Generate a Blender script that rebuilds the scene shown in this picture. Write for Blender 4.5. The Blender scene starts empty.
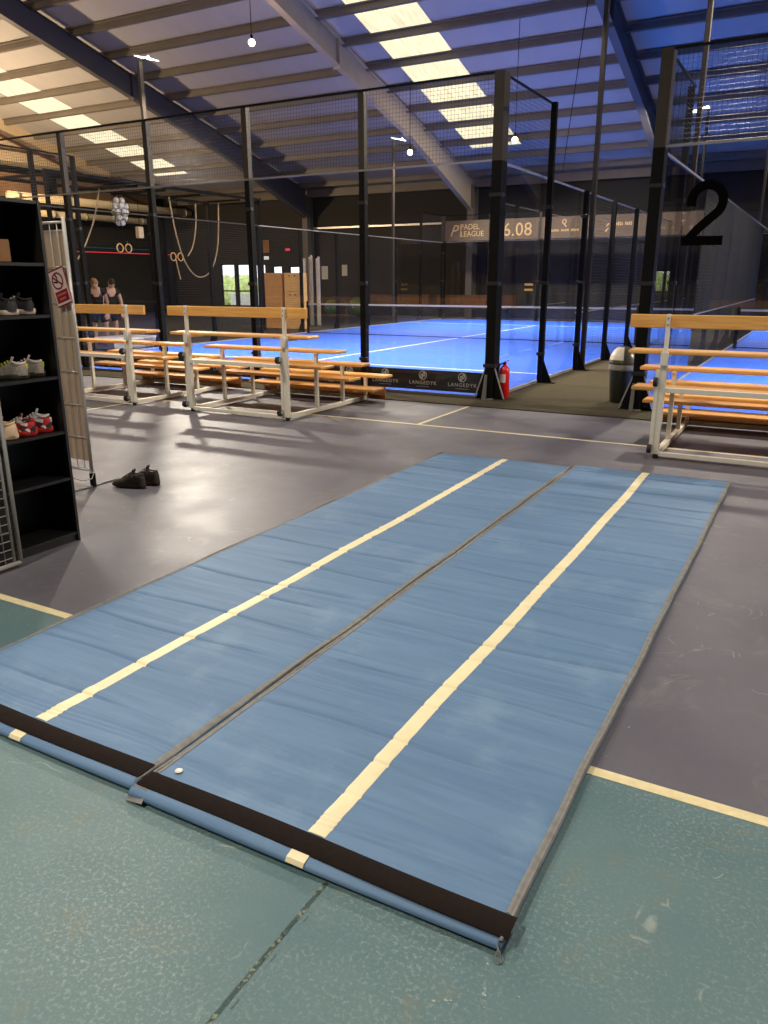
import bpy, math, random
from mathutils import Vector, Matrix
random.seed(7)
C = bpy.context.scene.collection
PI = math.pi

# ------------------------------------------------------------------ helpers
def S(r, g, b):
    f = lambda c: (c/255/12.92) if c/255 <= .04045 else ((c/255+.055)/1.055)**2.4
    return (f(r), f(g), f(b), 1)

ORG = {}
class MB:
    def __init__(s): s.v = []; s.f = []; s.m = []
    def add(s, vs, fs, mi=0):
        b = len(s.v); s.v += [tuple(v) for v in vs]
        s.f += [tuple(b+i for i in f) for f in fs]; s.m += [mi]*len(fs); return s
    def box(s, x0, x1, y0, y1, z0, z1, mi=0):
        return s.add([(x0,y0,z0),(x1,y0,z0),(x1,y1,z0),(x0,y1,z0),(x0,y0,z1),(x1,y0,z1),(x1,y1,z1),(x0,y1,z1)],
                     [(0,3,2,1),(4,5,6,7),(0,1,5,4),(1,2,6,5),(2,3,7,6),(3,0,4,7)], mi)
    def bevbox(s, x0, x1, y0, y1, z0, z1, b=.006, mi=0):
        vs = []; fs = []
        for z, i in ((z0, b), (z0+b, 0), (z1-b, 0), (z1, b)):
            vs += [(x0+i+(b if not i else 0)*0, y0+i, z), (x1-i, y0+i, z), (x1-i, y1-i, z), (x0+i, y1-i, z)]
        fs.append((3,2,1,0)); fs.append((12,13,14,15))
        for k in range(3):
            for j in range(4):
                a = 4*k+j; c = 4*k+(j+1)%4; fs.append((a, c, c+4, a+4))
        return s.add(vs, fs, mi)
    def bar(s, p, q, w, h=None, mi=0, up=(0,0,1)):
        p = Vector(p); q = Vector(q); h = h or w; d = (q-p).normalized(); up = Vector(up)
        if abs(d.dot(up)) > .98: up = Vector((0,1,0))
        a = d.cross(up).normalized(); b = a.cross(d).normalized()
        vs = [e+a*sx*w/2+b*sy*h/2 for e in (p, q) for sx, sy in ((-1,-1),(1,-1),(1,1),(-1,1))]
        return s.add(vs, [(0,1,2,3),(7,6,5,4),(0,4,5,1),(1,5,6,2),(2,6,7,3),(3,7,4,0)], mi)
    def tube(s, pts, r, n=8, mi=0, caps=True, closed=False):
        pts = [Vector(p) for p in pts]; rs = r if isinstance(r, (list, tuple)) else [r]*len(pts); N = len(pts)
        vs = []; fs = []; prev = None
        for i, p in enumerate(pts):
            if closed: d = pts[(i+1) % N]-pts[i-1]
            else: d = pts[min(i+1, N-1)]-pts[max(i-1, 0)]
            d.normalize()
            if prev is None:
                a = d.cross(Vector((0,0,1)) if abs(d.z) < .9 else Vector((1,0,0))).normalized()
            else:
                a = (prev-d*prev.dot(d)).normalized()
            prev = a; b = d.cross(a)
            vs += [p+(a*math.cos(2*PI*k/n)+b*math.sin(2*PI*k/n))*rs[i] for k in range(n)]
        for i in range(N if closed else N-1):
            j = (i+1) % N
            for k in range(n):
                fs.append((i*n+k, i*n+(k+1) % n, j*n+(k+1) % n, j*n+k))
        if caps and not closed:
            fs.append(tuple(range(n-1, -1, -1))); fs.append(tuple((N-1)*n+k for k in range(n)))
        return s.add(vs, fs, mi)
    def lathe(s, prof, c=(0,0,0), n=20, mi=0, axis='z'):
        vs = []; fs = []
        for r, z in prof:
            for k in range(n):
                a = 2*PI*k/n; x, y = r*math.cos(a), r*math.sin(a)
                if axis == 'z': v = (x, y, z)
                elif axis == 'y': v = (x, z, y)
                else: v = (z, x, y)
                vs.append((c[0]+v[0], c[1]+v[1], c[2]+v[2]))
        for i in range(len(prof)-1):
            for k in range(n): fs.append((i*n+k, i*n+(k+1) % n, (i+1)*n+(k+1) % n, (i+1)*n+k))
        fs.append(tuple(range(n-1, -1, -1))); fs.append(tuple((len(prof)-1)*n+k for k in range(n)))
        return s.add(vs, fs, mi)
    def prism(s, poly, a, b, axis='y', mi=0):   # 2-D polygon pushed along an axis
        n = len(poly)
        def P(u, w, t): return {'y': (u, t, w), 'x': (t, u, w), 'z': (u, w, t)}[axis]
        vs = [P(u, w, a) for u, w in poly]+[P(u, w, b) for u, w in poly]
        fs = [tuple(range(n)), tuple(range(2*n-1, n-1, -1))]+[(i, i+n, (i+1) % n+n, (i+1) % n) for i in range(n)]
        return s.add(vs, fs, mi)
    def build(s, name, mat, parent=None, smooth=False, recalc=True, bevel=0):
        me = bpy.data.meshes.new(name)
        o = ORG.get(parent, Vector((0,0,0))) if parent else Vector((0,0,0))
        me.from_pydata([(v[0]-o[0], v[1]-o[1], v[2]-o[2]) for v in s.v], [], s.f)
        mats = mat if isinstance(mat, (list, tuple)) else [mat]
        for m in mats: me.materials.append(m)
        if len(mats) > 1: me.polygons.foreach_set('material_index', s.m)
        if recalc:
            import bmesh
            bm = bmesh.new(); bm.from_mesh(me); bmesh.ops.recalc_face_normals(bm, faces=bm.faces); bm.to_mesh(me); bm.free()
        if smooth: me.polygons.foreach_set('use_smooth', [True]*len(me.polygons))
        me.update()
        ob = bpy.data.objects.new(name, me); C.objects.link(ob)
        if parent: ob.parent = parent; ORG[ob] = o
        if bevel:
            b = ob.modifiers.new('bevel', 'BEVEL'); b.width = bevel; b.segments = 2; b.limit_method = 'ANGLE'
        return ob

def tag(o, label, cat, group=None):
    o['label'] = label; o['category'] = cat
    if group: o['group'] = group
    return o
def struct(o): o['kind'] = 'structure'; return o
def thing(name, label, cat, loc=(0,0,0), rotz=0, group=None):
    o = bpy.data.objects.new(name, None); C.objects.link(o); o.empty_display_size = .1
    o.location = loc; o.rotation_euler = (0,0,rotz)
    ORG[o] = Vector(loc) if rotz == 0 else Vector((0,0,0))
    return tag(o, label, cat, group)
def dup(root, loc, label, rotz=None):
    def cp(o, par):
        c = o.copy(); C.objects.link(c)
        if par: c.parent = par
        for ch in list(o.children): cp(ch, c)
        return c
    r = cp(root, None); r.location = loc; r['label'] = label
    if rotz is not None: r.rotation_euler = (0,0,rotz)
    return r

def text_mb(txt, h, spacing=1.0, shear=0.0, extrude=.002):
    cu = bpy.data.curves.new('t', 'FONT'); cu.body = txt; cu.size = h/0.69; cu.space_character = spacing
    cu.shear = shear; cu.extrude = extrude; cu.align_x = 'CENTER'; cu.resolution_u = 4
    ob = bpy.data.objects.new('t', cu); C.objects.link(ob)
    dg = bpy.context.evaluated_depsgraph_get(); dg.update()
    me = bpy.data.meshes.new_from_object(ob.evaluated_get(dg))
    vs = [tuple(v.co) for v in me.vertices]; fs = [tuple(p.vertices) for p in me.polygons]
    bpy.data.objects.remove(ob); bpy.data.curves.remove(cu); bpy.data.meshes.remove(me)
    return vs, fs
def text_on(mb, txt, h, cx, y, z, spacing=1.0, shear=0.0, mi=0, sx=1.0, tilt=0.0):   # upright, facing -Y
    vs, fs = text_mb(txt, h, spacing, shear)
    ct, st = math.cos(tilt), math.sin(tilt)
    mb.add([(cx+(vx*sx*ct-vy*st), y-vz, z+(vx*sx*st+vy*ct)) for vx, vy, vz in vs], fs, mi)

# ------------------------------------------------------------------ materials
def nodes(name):
    m = bpy.data.materials.new(name); m.use_nodes = True; nt = m.node_tree
    return m, nt, nt.nodes['Principled BSDF'], nt.nodes, nt.links
def mix(nt, fac, a, b, blend='MIX'):
    n = nt.nodes.new('ShaderNodeMix'); n.data_type = 'RGBA'; n.blend_type = blend
    for i, x in ((0, fac), (6, a), (7, b)):
        if isinstance(x, bpy.types.NodeSocket): nt.links.new(x, n.inputs[i])
        else: n.inputs[i].default_value = x
    return n.outputs[2]
def coords(nt, scale=(1,1,1), out='Object'):
    t = nt.nodes.new('ShaderNodeTexCoord'); mp = nt.nodes.new('ShaderNodeMapping'); mp.inputs['Scale'].default_value = scale
    nt.links.new(t.outputs[out], mp.inputs[0]); return mp.outputs[0]
def noise(nt, co, scale, detail=4, rough=.55, dist=0):
    n = nt.nodes.new('ShaderNodeTexNoise'); n.inputs['Scale'].default_value = scale; n.inputs['Detail'].default_value = detail
    n.inputs['Roughness'].default_value = rough; n.inputs['Distortion'].default_value = dist
    nt.links.new(co, n.inputs['Vector']); return n.outputs[0]
def ramp(nt, fac, lo, hi, a=(0,0,0,1), b=(1,1,1,1)):
    r = nt.nodes.new('ShaderNodeValToRGB'); r.color_ramp.elements[0].position = lo; r.color_ramp.elements[1].position = hi
    r.color_ramp.elements[0].color = a; r.color_ramp.elements[1].color = b
    nt.links.new(fac, r.inputs[0]); return r.outputs[0]
def bump(nt, b, h, strength=.2, dist=.01):
    n = nt.nodes.new('ShaderNodeBump'); n.inputs['Strength'].default_value = strength; n.inputs['Distance'].default_value = dist
    nt.links.new(h, n.inputs['Height']); nt.links.new(n.outputs[0], b.inputs['Normal'])
def mat(name, col, rough=.5, metal=0, var=.15, scale=6, stretch=(1,1,1), spec=.5, bmp=0, bscale=60):
    m, nt, b, N, L = nodes(name)
    co = coords(nt, stretch); n = noise(nt, co, scale)
    lo = tuple(c*(1-var) for c in col[:3])+(1,); hi = tuple(min(1, c*(1+var)) for c in col[:3])+(1,)
    L.new(ramp(nt, n, .3, .7, lo, hi), b.inputs['Base Color'])
    b.inputs['Roughness'].default_value = rough; b.inputs['Metallic'].default_value = metal
    b.inputs['Specular IOR Level'].default_value = spec
    if bmp: bump(nt, b, noise(nt, co, bscale), bmp)
    return m
def emit(name, col, s, var=0, stretch=(1,1,1), scale=4):
    m, nt, b, N, L = nodes(name)
    b.inputs['Base Color'].default_value = (.02,.02,.02,1)
    n = noise(nt, coords(nt, stretch), scale)
    L.new(ramp(nt, n, .35, .65, tuple(c*(1-var) for c in col[:3])+(1,), col), b.inputs['Emission Color'])
    b.inputs['Emission Strength'].default_value = s; return m
def glassmat(name, tint=.93, refl=1.0):
    m, nt, b, N, L = nodes(name); N.remove(b); out = N['Material Output']
    t = N.new('ShaderNodeBsdfTransparent'); t.inputs[0].default_value = (tint, tint, tint*.99, 1)
    g = N.new('ShaderNodeBsdfGlossy'); g.inputs['Roughness'].default_value = .02; g.inputs[0].default_value = (refl, refl, refl, 1)
    fr = N.new('ShaderNodeFresnel'); ge = N.new('ShaderNodeNewGeometry'); mr = N.new('ShaderNodeMapRange')
    mr.inputs['To Min'].default_value = 1.33; mr.inputs['To Max'].default_value = 1/1.33
    L.new(ge.outputs['Backfacing'], mr.inputs[0]); L.new(mr.outputs[0], fr.inputs[0])
    mx = N.new('ShaderNodeMixShader'); L.new(fr.outputs[0], mx.inputs[0]); L.new(t.outputs[0], mx.inputs[1]); L.new(g.outputs[0], mx.inputs[2])
    L.new(mx.outputs[0], out.inputs[0]); return m

def floor_mat(name, c1, c2, c3, speck, rough, spec, scr=.35, spk=.45):
    m, nt, b, N, L = nodes(name); co = coords(nt)
    c = mix(nt, ramp(nt, noise(nt, co, 1.1, 5, .6, .4), .35, .65), c1, c2)
    c = mix(nt, ramp(nt, noise(nt, co, 3.3, 6, .7, 1.2), .56, .74), c, c3)
    sp = ramp(nt, noise(nt, co, 80, 4, .75), .5, .72)
    msk = ramp(nt, noise(nt, co, 1.7, 3), .35, .7)
    mm = N.new('ShaderNodeMath'); mm.operation = 'MULTIPLY'; L.new(sp, mm.inputs[0]); L.new(msk, mm.inputs[1])
    mk = N.new('ShaderNodeMath'); mk.operation = 'MULTIPLY'; L.new(mm.outputs[0], mk.inputs[0]); mk.inputs[1].default_value = spk
    c = mix(nt, mk.outputs[0], c, speck)
    # fine scratches
    dv = noise(nt, co, 2.5, 2); vm = N.new('ShaderNodeVectorMath'); vm.operation = 'ADD'
    L.new(co, vm.inputs[0]); L.new(dv, vm.inputs[1])
    vo = N.new('ShaderNodeTexVoronoi'); vo.feature = 'DISTANCE_TO_EDGE'; vo.inputs['Scale'].default_value = 1.3; L.new(vm.outputs[0], vo.inputs['Vector'])
    li = ramp(nt, vo.outputs[0], .002, .006, (1,1,1,1), (0,0,0,1))
    ms = ramp(nt, noise(nt, co, 4.0, 4, .7), .55, .62)
    m2 = N.new('ShaderNodeMath'); m2.operation = 'MULTIPLY'; L.new(li, m2.inputs[0]); L.new(ms, m2.inputs[1])
    m3 = N.new('ShaderNodeMath'); m3.operation = 'MULTIPLY'; L.new(m2.outputs[0], m3.inputs[0]); m3.inputs[1].default_value = scr
    c = mix(nt, m3.outputs[0], c, S(190,190,175))
    L.new(c, b.inputs['Base Color']); b.inputs['Specular IOR Level'].default_value = spec
    rr = ramp(nt, noise(nt, co, 2.2, 4), .3, .7, (rough*.85,)*3+(1,), (rough*1.15,)*3+(1,)); L.new(rr, b.inputs['Roughness'])
    bump(nt, b, noise(nt, co, 140, 2), .12, .004)
    return m

def wood_mat(name, c1, c2, dark, rough=.35):
    m, nt, b, N, L = nodes(name)
    co = coords(nt, (1.2, 22, 22)); g = noise(nt, co, 2.2, 5, .6, .8)
    c = mix(nt, ramp(nt, g, .35, .65), c1, c2)
    k = N.new('ShaderNodeTexVoronoi'); k.inputs['Scale'].default_value = 3.2; L.new(coords(nt, (1, 2.2, 2.2)), k.inputs['Vector'])
    c = mix(nt, ramp(nt, k.outputs[0], .05, .09, (1,1,1,1), (0,0,0,1)), c, dark)
    L.new(c, b.inputs['Base Color']); b.inputs['Roughness'].default_value = rough
    return m
def mat_vinyl(name):
    m, nt, b, N, L = nodes(name)
    st = noise(nt, coords(nt, (.7, 9, 1)), 1.4, 6, .65, .6)
    c = mix(nt, ramp(nt, st, .36, .66), S(88,116,146), S(102,130,158))
    c = mix(nt, ramp(nt, noise(nt, coords(nt), 2.4, 5, .65), .55, .8), c, S(120,146,168))
    ln = noise(nt, coords(nt, (.35, 16, 1)), 1.7, 2, .5)
    c = mix(nt, ramp(nt, ln, .30, .36, (.45,.45,.45,1), (0,0,0,1)), c, S(70,94,122))
    L.new(c, b.inputs['Base Color']); b.inputs['Roughness'].default_value = .6; b.inputs['Specular IOR Level'].default_value = .25
    bump(nt, b, noise(nt, coords(nt), 130, 3), .15, .003)
    return m

MT = dict(
 teal=floor_mat('teal_floor', S(82,107,109), S(98,121,121), S(110,116,104), S(166,174,166), .5, .3, .35, .8),
 purple=floor_mat('purple_floor', S(90,87,93), S(102,99,104), S(114,110,110), S(140,136,136), .45, .42, .3, .2),
 rubber=mat('gym_rubber', S(40,38,38), .7, var=.2),
 carpet=mat('olive_carpet', S(62,56,42), .95, var=.2, scale=40, spec=.1, bmp=.3, bscale=200),
 turf=mat('blue_turf', (.03,.11,.62,1), .75, var=.08, scale=2, spec=.2, bmp=.2, bscale=300),
 white=mat('white_paint_line', S(225,230,235), .6, var=.05),
 cream=mat('cream_floor_line', S(222,206,158), .5, var=.1, scale=25),
 vinyl=mat_vinyl('blue_vinyl'),
 tape=mat('cream_tape', S(230,216,172), .5, var=.06, scale=12),
 velcro=mat('black_velcro', S(34,27,24), .95, var=.15, scale=60, spec=.1),
 piping=mat('grey_piping', S(122,120,114), .7, var=.18, scale=30),
 button=mat('ivory_button', S(225,220,205), .4, var=.03),
 wood=wood_mat('orange_pine', S(238,182,104), S(224,158,78), S(120,62,24)),
 wood2=wood_mat('brown_ply', S(146,92,48), S(126,76,36), S(80,40,16), .5),
 frame=mat('cream_steel', S(226,218,200), .4, var=.05, scale=9),
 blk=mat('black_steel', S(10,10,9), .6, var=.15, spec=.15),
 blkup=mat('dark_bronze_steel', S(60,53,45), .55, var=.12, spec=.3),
 wire=mat('black_mesh_wire', S(34,32,30), .5, var=.1),
 rubberblk=mat('black_rubber', S(20,19,19), .6, var=.1),
 galv=mat('galvanised_steel', S(172,170,165), .4, .7, var=.1, scale=14),
 alu=mat('pale_aluminium', S(190,188,184), .35, .6, var=.06),
 chrome=mat('chrome_wire', S(196,190,180), .3, .35, var=.05),
 roof=mat('roof_sheet', S(168,164,160), .65, var=.04, scale=1.5, stretch=(1.2,.2,1), spec=.3),
 rafter=mat('lit_rafter_paint', S(172,156,130), .5, var=.08, scale=2),  # lighter, warmer copy: light falling on the middle rafter put into its colour
 rafter_shade=mat('shaded_rafter_paint', S(84,80,76), .5, var=.08, scale=2),  # darker copy for the other rafters, their backlit shade put into the colour
 purlin=mat('zinc_purlin', S(108,101,92), .5, .15, var=.08, scale=2),
 gable=mat('beige_cladding', S(214,190,150), .6, var=.06, scale=1),
 rust=mat('rusty_brown_panel', S(140,106,76), .7, var=.3, scale=1.2),
 dark=mat('charcoal_wall', S(34,31,29), .7, var=.25, scale=.8),
 dark2=mat('black_cladding', S(16,15,14), .7, var=.2, scale=.8),
 col=mat('grey_column_paint', S(92,88,82), .55, var=.1, scale=2),
 banner=mat('black_banner', S(30,27,26), .6, var=.06),
 logo=mat('silver_print', S(215,208,198), .5, var=.04),
 bronze=mat('bronze_banner', S(86,71,55), .6, var=.1),
 gold=mat('gold_print', S(186,154,104), .5, var=.06),
 vin2=mat('black_vinyl_number', S(5,5,5), .9, var=.05, spec=.05),
 shelf=mat('black_laminate', S(20,18,17), .45, var=.12, scale=4),
 wood3=wood_mat('dark_brown_board', S(92,58,36), S(80,50,30), S(50,30,16), .5),
 sheet=mat('beige_plastic_sheet', S(200,174,148), .5, var=.1, scale=5, stretch=(5,5,.6)),
 red=mat('red_enamel', S(205,22,26), .3, var=.06),
 signw=mat('pink_white_print', S(236,214,206), .45, var=.03),
 signr=mat('dark_red_print', S(150,26,38), .45, var=.05),
 signt=mat('salmon_print', S(214,120,110), .5, var=.03),
 bin=mat('dark_green_plastic', S(44,45,38), .4, var=.08),
 lid=mat('grey_bin_lid', S(82,76,64), .3, .2, var=.08),
 flap=mat('cream_flap', S(232,222,196), .35, var=.03),
 liner=mat('clear_liner', S(150,146,134), .3, var=.25, scale=30),
 rope=mat('hemp_rope', S(196,172,132), .8, var=.15, scale=60),
 ply=wood_mat('plywood_box', S(240,196,130), S(226,176,108), S(120,70,30), .55),
 crate=wood_mat('brown_crate_ply', S(206,156,100), S(188,136,82), S(120,74,36), .6),
 cardb=mat('brown_card', S(150,104,62), .7, var=.12),
 skin=mat('skin', S(205,160,132), .5, var=.05),
 hair=mat('fair_hair', S(150,110,66), .6, var=.2, scale=60),
 hair2=mat('dark_hair', S(46,34,26), .6, var=.2, scale=60),
 cloth=mat('black_sportswear', S(26,25,27), .8, var=.15, scale=20),
 padgrey=mat('lilac_grey_pad', S(176,176,186), .5, var=.06),
 green=mat('green_vinyl_ball', S(70,96,44), .45, var=.1),
 pvc=mat('white_pvc', S(226,220,206), .4, var=.05),
 paper=mat('white_paper', S(205,200,188), .7, var=.05),
 duct=mat('cream_duct', S(226,204,164), .45, var=.06),
 hedge=mat('outdoor_hedge', S(196,208,132), .8, var=.4, scale=5),
 pave=mat('outdoor_paving', S(190,190,186), .8, var=.1),
 glass=glassmat('court_glass'),
 winglass=glassmat('window_glass', .97, .6),
 sky=emit('backlit_skylight', (1.0,.90,.60,1), 1.3, .32, (9,.6,1), 2.0),
 led=emit('led_lens', (1.0,.93,.75,1), 7),
 bulb=emit('warm_bulb', (1.0,.72,.36,1), 16),
 redled=emit('red_led', (1.0,.06,.10,1), .8), tealled=emit('teal_led', (.04,.22,.24,1), .25),
 amber=emit('amber_sign', (1.0,.55,.15,1), .7), exitw=emit('white_sign_light', (1,.95,.85,1), .9),
)

# ------------------------------------------------------------------ measures
X0, XL, YF, YB = -3.87, -13.87, 9.91, 29.91      # court 1
X2, X2R = -1.92, 8.08                             # court 2
WX0, WX1, WY0, WY1 = -30.6, 11.1, -6.0, 32.0      # hall
TA = .2685; RZ0 = 14.07; RY = 13.0; RZ = RZ0-TA*RY
def roof_z(y): return RZ0-TA*y if y > RY else RZ-TA*(RY-y)

# ------------------------------------------------------------------ setting
b = MB()
b.box(WX0, WX1, WY0, 2.275, -.1, 0, 0); b.box(WX0, WX1, 2.275, WY1, -.1, 0, 1)
struct(b.build('floor', [MT['teal'], MT['purple']]))
struct(MB().box(WX0+.02, XL-.15, 9.3, WY1-.05, 0, .008).build('floor_gym', MT['rubber']))
cp = MB()
cp.box(XL-.15, X2R+.5, 9.24, YB+1.2, .0, .012)
struct(cp.build('floor_carpet', MT['carpet']))
def line(n, x0, x1, y0, y1, m, z=.0015):
    return struct(MB().box(x0, x1, y0, y1, 0, z).build('trim_%d' % n, m))
line(1, WX0+.1, WX1-.1, 2.252, 2.298, MT['cream'])
line(2, WX0+.1, WX1-.1, 7.735, 7.775, MT['cream'])
line(3, -3.905, -3.865, 7.775, 9.22, MT['cream'])
# worn old line and scuffs on the teal floor
def worn_mat(name, col, keep):
    m, nt, bs, N, L = nodes(name); out = N['Material Output']
    bs.inputs['Base Color'].default_value = col; bs.inputs['Roughness'].default_value = .6
    t = N.new('ShaderNodeBsdfTransparent'); mx = N.new('ShaderNodeMixShader')
    L.new(ramp(nt, noise(nt, coords(nt), 22, 6, .75), keep, keep+.08), mx.inputs[0]); L.new(t.outputs[0], mx.inputs[1]); L.new(bs.outputs[0], mx.inputs[2])
    L.new(mx.outputs[0], out.inputs[0]); return m
wm = worn_mat('worn_yellow_line', S(112,124,104), .52); ws = worn_mat('white_scuff', S(150,166,162), .56)
wd = worn_mat('dark_joint', S(70,92,94), .52)
line(4, -.984, -.97, .2, 1.43, wm, .001)
def flat(n, p, q, w, m, z=.0012):
    p = Vector(p); q = Vector(q); d = (q-p).normalized(); a = Vector((-d.y, d.x))*w/2
    struct(MB().add([(v.x, v.y, z) for v in (p-a, q-a, q+a, p+a)], [(0,1,2,3)]).build('trim_%d' % n, m))
flat(5, (-.962,.2), (-.955,1.42), .004, wd)
line(9, -8.06, -8.02, 2.3, 7.735, MT['cream'])
flat(6, (-.50,1.40), (-.42,1.15), .009, ws); flat(7, (-.60,1.22), (-.38,1.36), .006, ws); flat(8, (-.46,2.32), (-.36,3.1), .006, ws)

# court floors
def court(x0, x1, n):
    o = struct(MB().box(x0, x1, YF, YB, .0, .022).build('floor_court_%s' % n, MT['turf']))
    z = .0235; xc = (x0+x1)/2
    for nm, bx in (('service_line', (x0, x1, YF+3.02, YF+3.07)), ('service_line', (x0, x1, YB-3.07, YB-3.02)), ('centre_line', (xc-.025, xc+.025, YF+3.07, YB-3.07))):
        l = MB().box(*bx, .02, z).build(nm, MT['white'], o); l['kind'] = 'structure'
    return o
court(XL, X0, 'one'); court(X2, X2R, 'two')

# walls
def rect_wall(name, holes, y, t, zt, x0, x1, m):
    """wall in the X-Z plane with rectangular holes; y..y+t"""
    w = MB(); xs = sorted({x0, x1, *[h[0] for h in holes], *[h[1] for h in holes]})
    for a, c in zip(xs, xs[1:]):
        zs = [(0, zt)]
        for h in holes:
            if h[0] <= a+1e-6 and h[1] >= c-1e-6:
                zs = [s for z0, z1 in zs for s in ((z0, min(z1, h[2])), (max(z0, h[3]), z1)) if s[1]-s[0] > 1e-4]
        for z0, z1 in zs: w.box(a, c, y, y+t, z0, z1)
    return struct(w.build(name, m))
WINS = [(-27.38,-26.46,.3,2.36), (-26.33,-25.44,.3,2.35), (-25.26,-24.5,.3,2.33), (-24.1,-23.5,.9,2.25), (-23.1,-22.4,.9,2.22), (-6.15,-4.98,1.08,1.9)]
wf = rect_wall('wall_far', WINS, WY1, .2, roof_z(WY1)+.1, WX0-.2, WX1+.2, MT['dark'])
MB().box(-22.0, WX1, WY1-.06, WY1-.001, 3.9, roof_z(WY1)-.25).build('upper_cladding', MT['dark2'], wf)
MB().box(-21.9, -6, WY1-.14, WY1-.06, 3.84, 3.92).build('sheeting_rail', MT['alu'], wf)
for x in (-21.65, -13.4, 2.7):
    c = MB(); c.box(x-.14, x+.14, WY1-.62, WY1-.59, 0, 5.3); c.box(x-.14, x+.14, WY1-.15, WY1-.12, 0, 5.3); c.box(x-.012, x+.012, WY1-.59, WY1-.15, 0, 5.3)
    c.build('column', MT['col'], wf)
for k, (a, c, z0, z1) in enumerate(WINS):
    f = MB()
    for bx in ((a, a+.05, z0, z1), (c-.05, c, z0, z1), (a+.05, c-.05, z0, z0+.05), (a+.05, c-.05, z1-.05, z1)): f.box(bx[0], bx[1], WY1+.04, WY1+.12, bx[2], bx[3])
    if k == 0 or k == 1: f.box(a+.05, c-.05, WY1+.05, WY1+.11, z0+.72, z0+.78)
    w = struct(f.build('window_%d' % (k+1), MT['blk']))
    MB().box(a+.05, c-.05, WY1+.075, WY1+.085, z0+.05, z1-.05).build('pane', MT['winglass'], w)
# gable wall on the gym side
ys = [WY0, RY, WY1]
def gable(name, x, t, m, zlo=0):
    poly = [(WY0, zlo), (WY1, zlo), (WY1, roof_z(WY1)), (RY, RZ), (WY0, roof_z(WY0))]
    return struct(MB().prism(poly, x, x+t, 'x').build(name, m))
wl = gable('wall_left', WX0-.2, .2, MT['gable'])
MB().box(WX0, WX0+.05, WY0, WY1-.02, 0, 4.95).build('lower_cladding', MT['dark'], wl)
MB().box(WX0, WX0+.06, WY0, WY1-.02, 4.95, 5.9).build('brown_panel', MT['rust'], wl)
MB().box(WX0+.06, WX0+.36, WY0, WY1-.02, 5.88, 6.12).build('gable_beam', MT['blk'], wl)
for y in (14.5, 20.4, 24.6, 31.0):
    MB().box(WX0+.1, WX0+.36, y, y+.3, 0, 5.88).build('gable_column', MT['blk'], wl)
g = MB()
for y0, y1 in ((RY, WY1-.3),):
    for dz in (.75,): g.bar((WX0+.12, y0, roof_z(y0)-dz), (WX0+.12, y1, roof_z(y1)-dz), .12, .09)
g.build('gable_rafter', MT['wood3'], wl)
MB().box(WX0, WX0+.1, WY0, 25.2, 6.74, 6.82).build('cladding_rail', MT['wood3'], wl)
gable('wall_right', WX1, .2, MT['dark'])
struct(MB().box(WX0-.2, WX1+.2, WY0-.2, WY0, 0, roof_z(WY0)).build('wall_near', MT['dark']))

# roof: sheeting with openings for the skylights, rafters, purlins
SKY = [(-12.42, -10.5), (-28.4, -26.45)]
SKY_END = 29.1
def slope_slab(mbx, x0, x1, y0, y1, t=.06, off=0):
    vs = [(x, y, roof_z(y)+off+dz) for dz in (0, t) for x, y in ((x0,y0),(x1,y0),(x1,y1),(x0,y1))]
    mbx.add(vs, [(0,3,2,1),(4,5,6,7),(0,1,5,4),(1,2,6,5),(2,3,7,6),(3,0,4,7)])
PURL = [RY+.55+1.345*k for k in range(14)]
rf = MB(); xs = [WX0-.2, -28.4, -26.45, -12.42, -10.5, WX1+.2]
for i in range(5):
    if i in (1, 3): slope_slab(rf, xs[i], xs[i+1], SKY_END, WY1+.3)
    else: slope_slab(rf, xs[i], xs[i+1], RY, WY1+.3)
slope_slab(rf, WX0-.2, WX1+.2, WY0-.2, RY)
ceil = struct(rf.build('ceiling', MT['roof']))
for i, (a, c) in enumerate(SKY):
    mb = MB(); slope_slab(mb, a, c, RY, SKY_END, .03, .01)
    struct(mb.build('window_%d' % (10+i), MT['sky']))
def purlin_mb(y, off=0):
    p = MB(); z = roof_z(y)
    p.box(WX0, WX1, y-.03, y+.03, z-.19, z-.0); p.box(WX0, WX1, y+.03, y+.11, z-.195, z-.17); p.box(WX0, WX1, y-.11, y-.03, z-.03, z-.005)
    return p
for y in PURL: purlin_mb(y).build('purlin', MT['purlin'], ceil)
MB().box(WX0, WX1, WY1-.4, WY1-.25, roof_z(WY1)-.28, roof_z(WY1)+.05).build('eaves_beam', MT['purlin'], ceil)
for x, m in ((-21.65, 'rafter_shade'), (-13.4, 'rafter'), (-5.6, 'rafter_shade'), (2.7, 'rafter_shade')):
    r = MB(); top = -.13
    def prof(y): return .70 if y < 26 else .70+(y-26)*.09
    ysr = [RY, 17, 22, 26, WY1-.5]
    for y0, y1 in zip(ysr, ysr[1:]):
        za, zb = roof_z(y0)+top, roof_z(y1)+top; da, db = prof(y0), prof(y1)
        def slab(xa, xb, u0, u1, w0, w1):
            r.add([(xa,y0,u0),(xb,y0,u0),(xb,y1,w0),(xa,y1,w0),(xa,y0,u1),(xb,y0,u1),(xb,y1,w1),(xa,y1,w1)],
                  [(0,3,2,1),(4,5,6,7),(0,1,5,4),(1,2,6,5),(2,3,7,6),(3,0,4,7)])
        slab(x-.012, x+.012, za-da, za, zb-db, zb)
        slab(x-.11, x+.11, za-.02, za, zb-.02, zb); slab(x-.11, x+.11, za-da-.02, za-da, zb-db-.02, zb-db)
    ro = r.build('rafter', MT[m], ceil)
    ysp = 21.3; zs = roof_z(ysp)+top
    MB().box(x-.12, x+.12, ysp-.02, ysp+.02, zs-.80, zs+.03).build('splice_plate', MT[m], ro)
br = MB(); br.tube([(-5.7, 20.0, roof_z(20)-.35), (-9.5, 31, roof_z(31)-.3)], .012, 6)
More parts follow.
